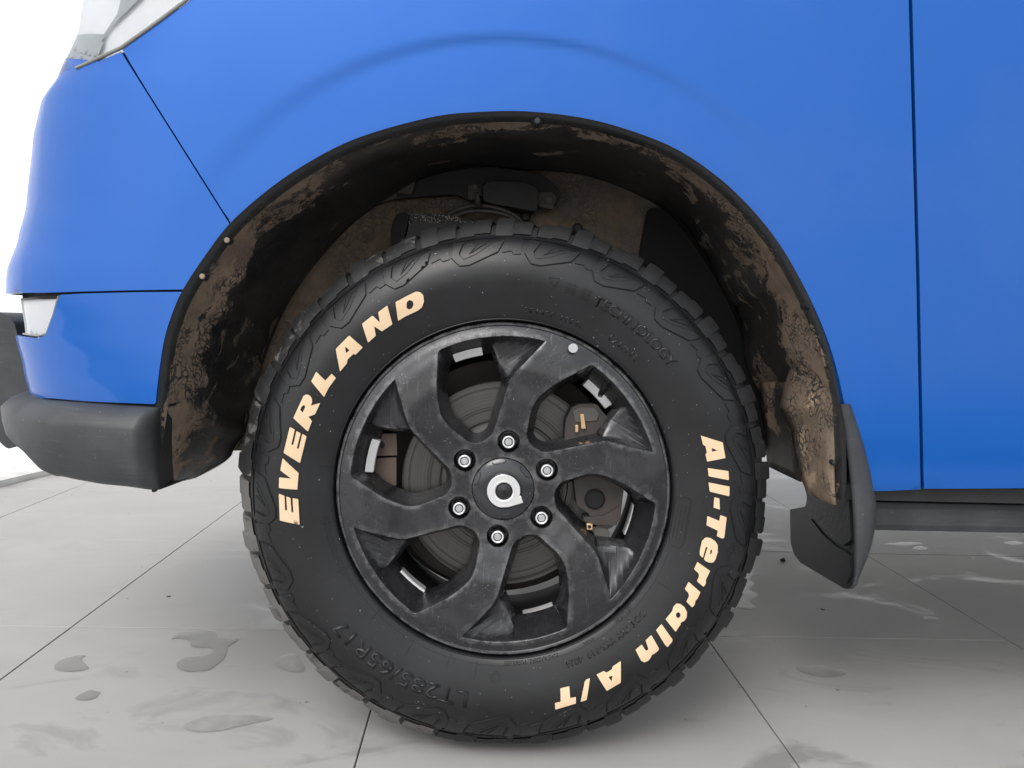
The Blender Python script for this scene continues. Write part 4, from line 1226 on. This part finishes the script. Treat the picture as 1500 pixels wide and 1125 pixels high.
# nuts
for k, c in enumerate(NUT):
    c3 = Vector((c.x, 0, HZ + c.y))
    V_, F_ = [], []
    hx = [Vector((sin(2 * pi * i / 6 + .3 + k), cos(2 * pi * i / 6 + .3 + k))) for i in range(6)]
    for rr_, yy in ((.0075, -.0015), (.0108, -.001), (.0116, .0015), (.0120, .026)):
        V_ += [Vector((c3.x + u.x * rr_, yy, c3.z + u.y * rr_)) for u in hx]
    for i in range(3):
        for j in range(6): F_.append((i * 6 + j, i * 6 + (j + 1) % 6, i * 6 + 6 + (j + 1) % 6, i * 6 + 6 + j))
    F_.append(tuple(range(6)))
    nt_ = mesh_obj('lug_nut', V_, F_, 'nut_black', rim); fix_normals(nt_)
    lathe('lug_nut_ring', [(.0062, .0005), (.0066, -.0028), (.0078, -.0036), (.0089, -.0028), (.0092, .0015)], 'nut_silver', rim, 28, c3)
    disc_solid('stud_end', c3, .0052, -.0028, .006, 'nut_core', rim, 24, .0008)

# centre cap
ccn = Vector((0, 0, HZ))
cap = lathe('centre_cap', [(1e-5, .0), (.026, -.0004), (.036, .0008), (.043, .0030), (.0452, .0048), (.0452, .016)], 'cap_black', rim, 96, ccn)
cap.name = 'centre_cap'
for k in range(6):
    a0 = -10 + k * 60
    pts = [(.0425, -14), (.0405, -13), (.0385, -10), (.0385, 10), (.0405, 13), (.0425, 14)]
    P = [Vector((r * sin(rad(a + a0)), 0, HZ + r * cos(rad(a + a0)))) for r, a in pts]
    for p in P: p.y = .0018 - .0004 * 0 if math.hypot(p.x, p.z - HZ) < .04 else .0026
    P = resample(P, .004, False); tube('cap_groove', P, .0009, 'nut_black', cap, 6)
def em(px, py):
    p = PYW(640 + px / 5.625, 620 + py / 5.625, -.004); return (p.x, p.z)
ex, ey = 550, 560
outl = []
for i in range(0, 61):
    a = rad(-20 + 0 - i * (360 - 22 - 75) / 60)      # counter-clockwise on screen from the notch round to the foot
    outl.append(em(ex + 139 * cos(a) * 1.0, ey - 136 * sin(-a) * 1.0 if False else ey + 136 * sin(a)))
outl = []
for i in range(61):
    a = rad(14 - i * (360 - 14 - 72) / 60)            # screen angle, 0 = right, positive = down
    outl.append(em(ex + 137 * cos(a), ey + 137 * sin(a)))
outl += [em(590, 692), em(712, 655), em(700, 625), em(692, 596), em(680, 606)]
hole = [em(ex + 3 + 72 * cos(2 * pi * i / 40), ey + 2 + 72 * sin(2 * pi * i / 40)) for i in range(40)]
emb = plate('emblem', outl, [hole], lambda x, z, h: Vector((x, -.0042 + h, z)), .005, 'emblem_silver', cap)
bevel(emb, .0006, 2, 50)
ec = em(ex + 3, ey + 2); e3 = Vector((ec[0], 0, ec[1]))
lathe('emblem_ridge', [(.0138, -.003), (.0144, -.0052), (.0152, -.0054), (.0158, -.003)], 'emblem_silver', cap, 48, e3)
lathe('emblem_button', [(1e-5, -.0052), (.0012, -.0050), (.002, -.0034), (.006, -.0028), (.0108, -.0016), (.0122, .001)], 'nut_black', cap, 36, e3)
lathe('emblem_rim', [(.0230, .001), (.0255, -.0012), (.028, .0006)], 'nut_black', cap, 60, e3)

# ------------------------------------------------------------------ brake
disc = lathe('brake_disc', [(.075, .060), (.078, .062), (.098, .0625), (.1, .066), (.158, .066), (.159, .068), (.159, .076), (.151, .077), (.151, .083), (.159, .084), (.159, .094), (.08, .096)], 'disc', car, 120)
lathe('disc_hat', [(.03, .040), (.072, .040), (.075, .044), (.076, .066)], 'grimy_metal', disc, 60)
lathe('dust_shield', [(.05, .13), (.16, .115), (.178, .105), (.186, .108), (.190, .125), (.186, .14), (.05, .15)], 'caliper_iron', car, 80)
disc_solid('hub', Vector((0, 0, HZ)), .07, .028, .16, 'chassis_black', car, 40, .003)
tube('axle_shaft', [(0, .15, HZ), (0, .6, HZ + .02)], .05, 'chassis_black', car, 16)
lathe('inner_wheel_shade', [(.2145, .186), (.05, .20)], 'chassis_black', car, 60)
def wpx(org, *pts): return [(org[0] + a / 4.1667, org[1] + b / 4.1667) for a, b in pts]
cal = pxplate('brake_caliper', wpx((730, 460), (405, 760), (410, 650), (450, 570), (495, 550), (600, 550), (640, 600), (700, 660)) + [(906, 650), (913, 690), (914, 715), (908, 762), (893, 775), (872, 770), (862, 752), (845, 740), (840, 700), (826, 670)], .034, .05, 'caliper_iron', car, .003, .004)
pxplate('caliper_arm', wpx((730, 710), (520, 200), (640, 190), (745, 130), (750, 190), (720, 250), (600, 245), (520, 225)), .030, .03, 'caliper_iron', cal, .002, .003)
pxplate('caliper_foot', wpx((730, 710), (560, 260), (650, 250), (680, 290), (680, 350), (640, 385), (600, 370), (590, 310)), .036, .03, 'chassis_grey', cal, .002, .004)
disc_solid('piston', PY(730 + 590 / 4.1667, 710 + 90 / 4.1667, .03), .0155, -.002, .03, 'dark_void', cal, 32, .003)
o = pxplate('pad_edge', wpx((730, 460), (455, 590), (500, 570), (590, 575), (615, 610), (600, 650), (470, 660)), .0315, .01, 'chassis_grey', cal, .001, .002)
pxplate('clip', wpx((730, 460), (500, 612), (522, 610), (534, 700), (508, 702)), .028, .008, 'brass', cal, .0006)
pxplate('clip', wpx((730, 460), (470, 678), (488, 678), (488, 722), (470, 722)), .028, .008, 'brass', cal, .0006)
pxplate('clip', wpx((730, 710), (540, 238), (576, 240), (574, 278), (540, 276)), .026, .008, 'brass', cal, .0006)
disc_solid('bleed_screw', PY(730 + 557 / 4.1667, 710 + 258 / 4.1667, .024), .0024, -.001, .004, 'dark_void', cal, 14, .0005)
# brown muddy plates seen through the left window
pxplate('backing_plate', wpx((480, 460), (330, 730), (420, 730), (425, 865), (300, 868)), .060, .006, 'back_brown', car, .001)
pxplate('backing_plate', wpx((480, 460), (300, 880), (420, 876), (420, 1050), (275, 1040)), .062, .006, 'back_brown', car, .001)
disc_solid('bolt_hole', PY(559, 652, .058), .0045, -.001, .004, 'dark_void', car, 16)

# ------------------------------------------------------------------ steer / camber of the wheel, flat contact patch, hierarchy depth
def kids(o):
    for c in o.children:
        yield c
        yield from kids(c)
for root, flat in ((tyre, True), (rim, False), (disc, False)):
    for o in [root] + list(kids(root)):
        if o.name.split('.')[0] in ('glint_pad', 'valve_stem'): continue
        for v in o.data.vertices:
            q = W2world(v.co); v.co = flatten(q) if flat else q
for o in list(bpy.data.objects):
    d_, p_ = 0, o.parent
    while p_: d_ += 1; p_ = p_.parent
    while d_ > 2: o.parent = o.parent.parent; d_ -= 1
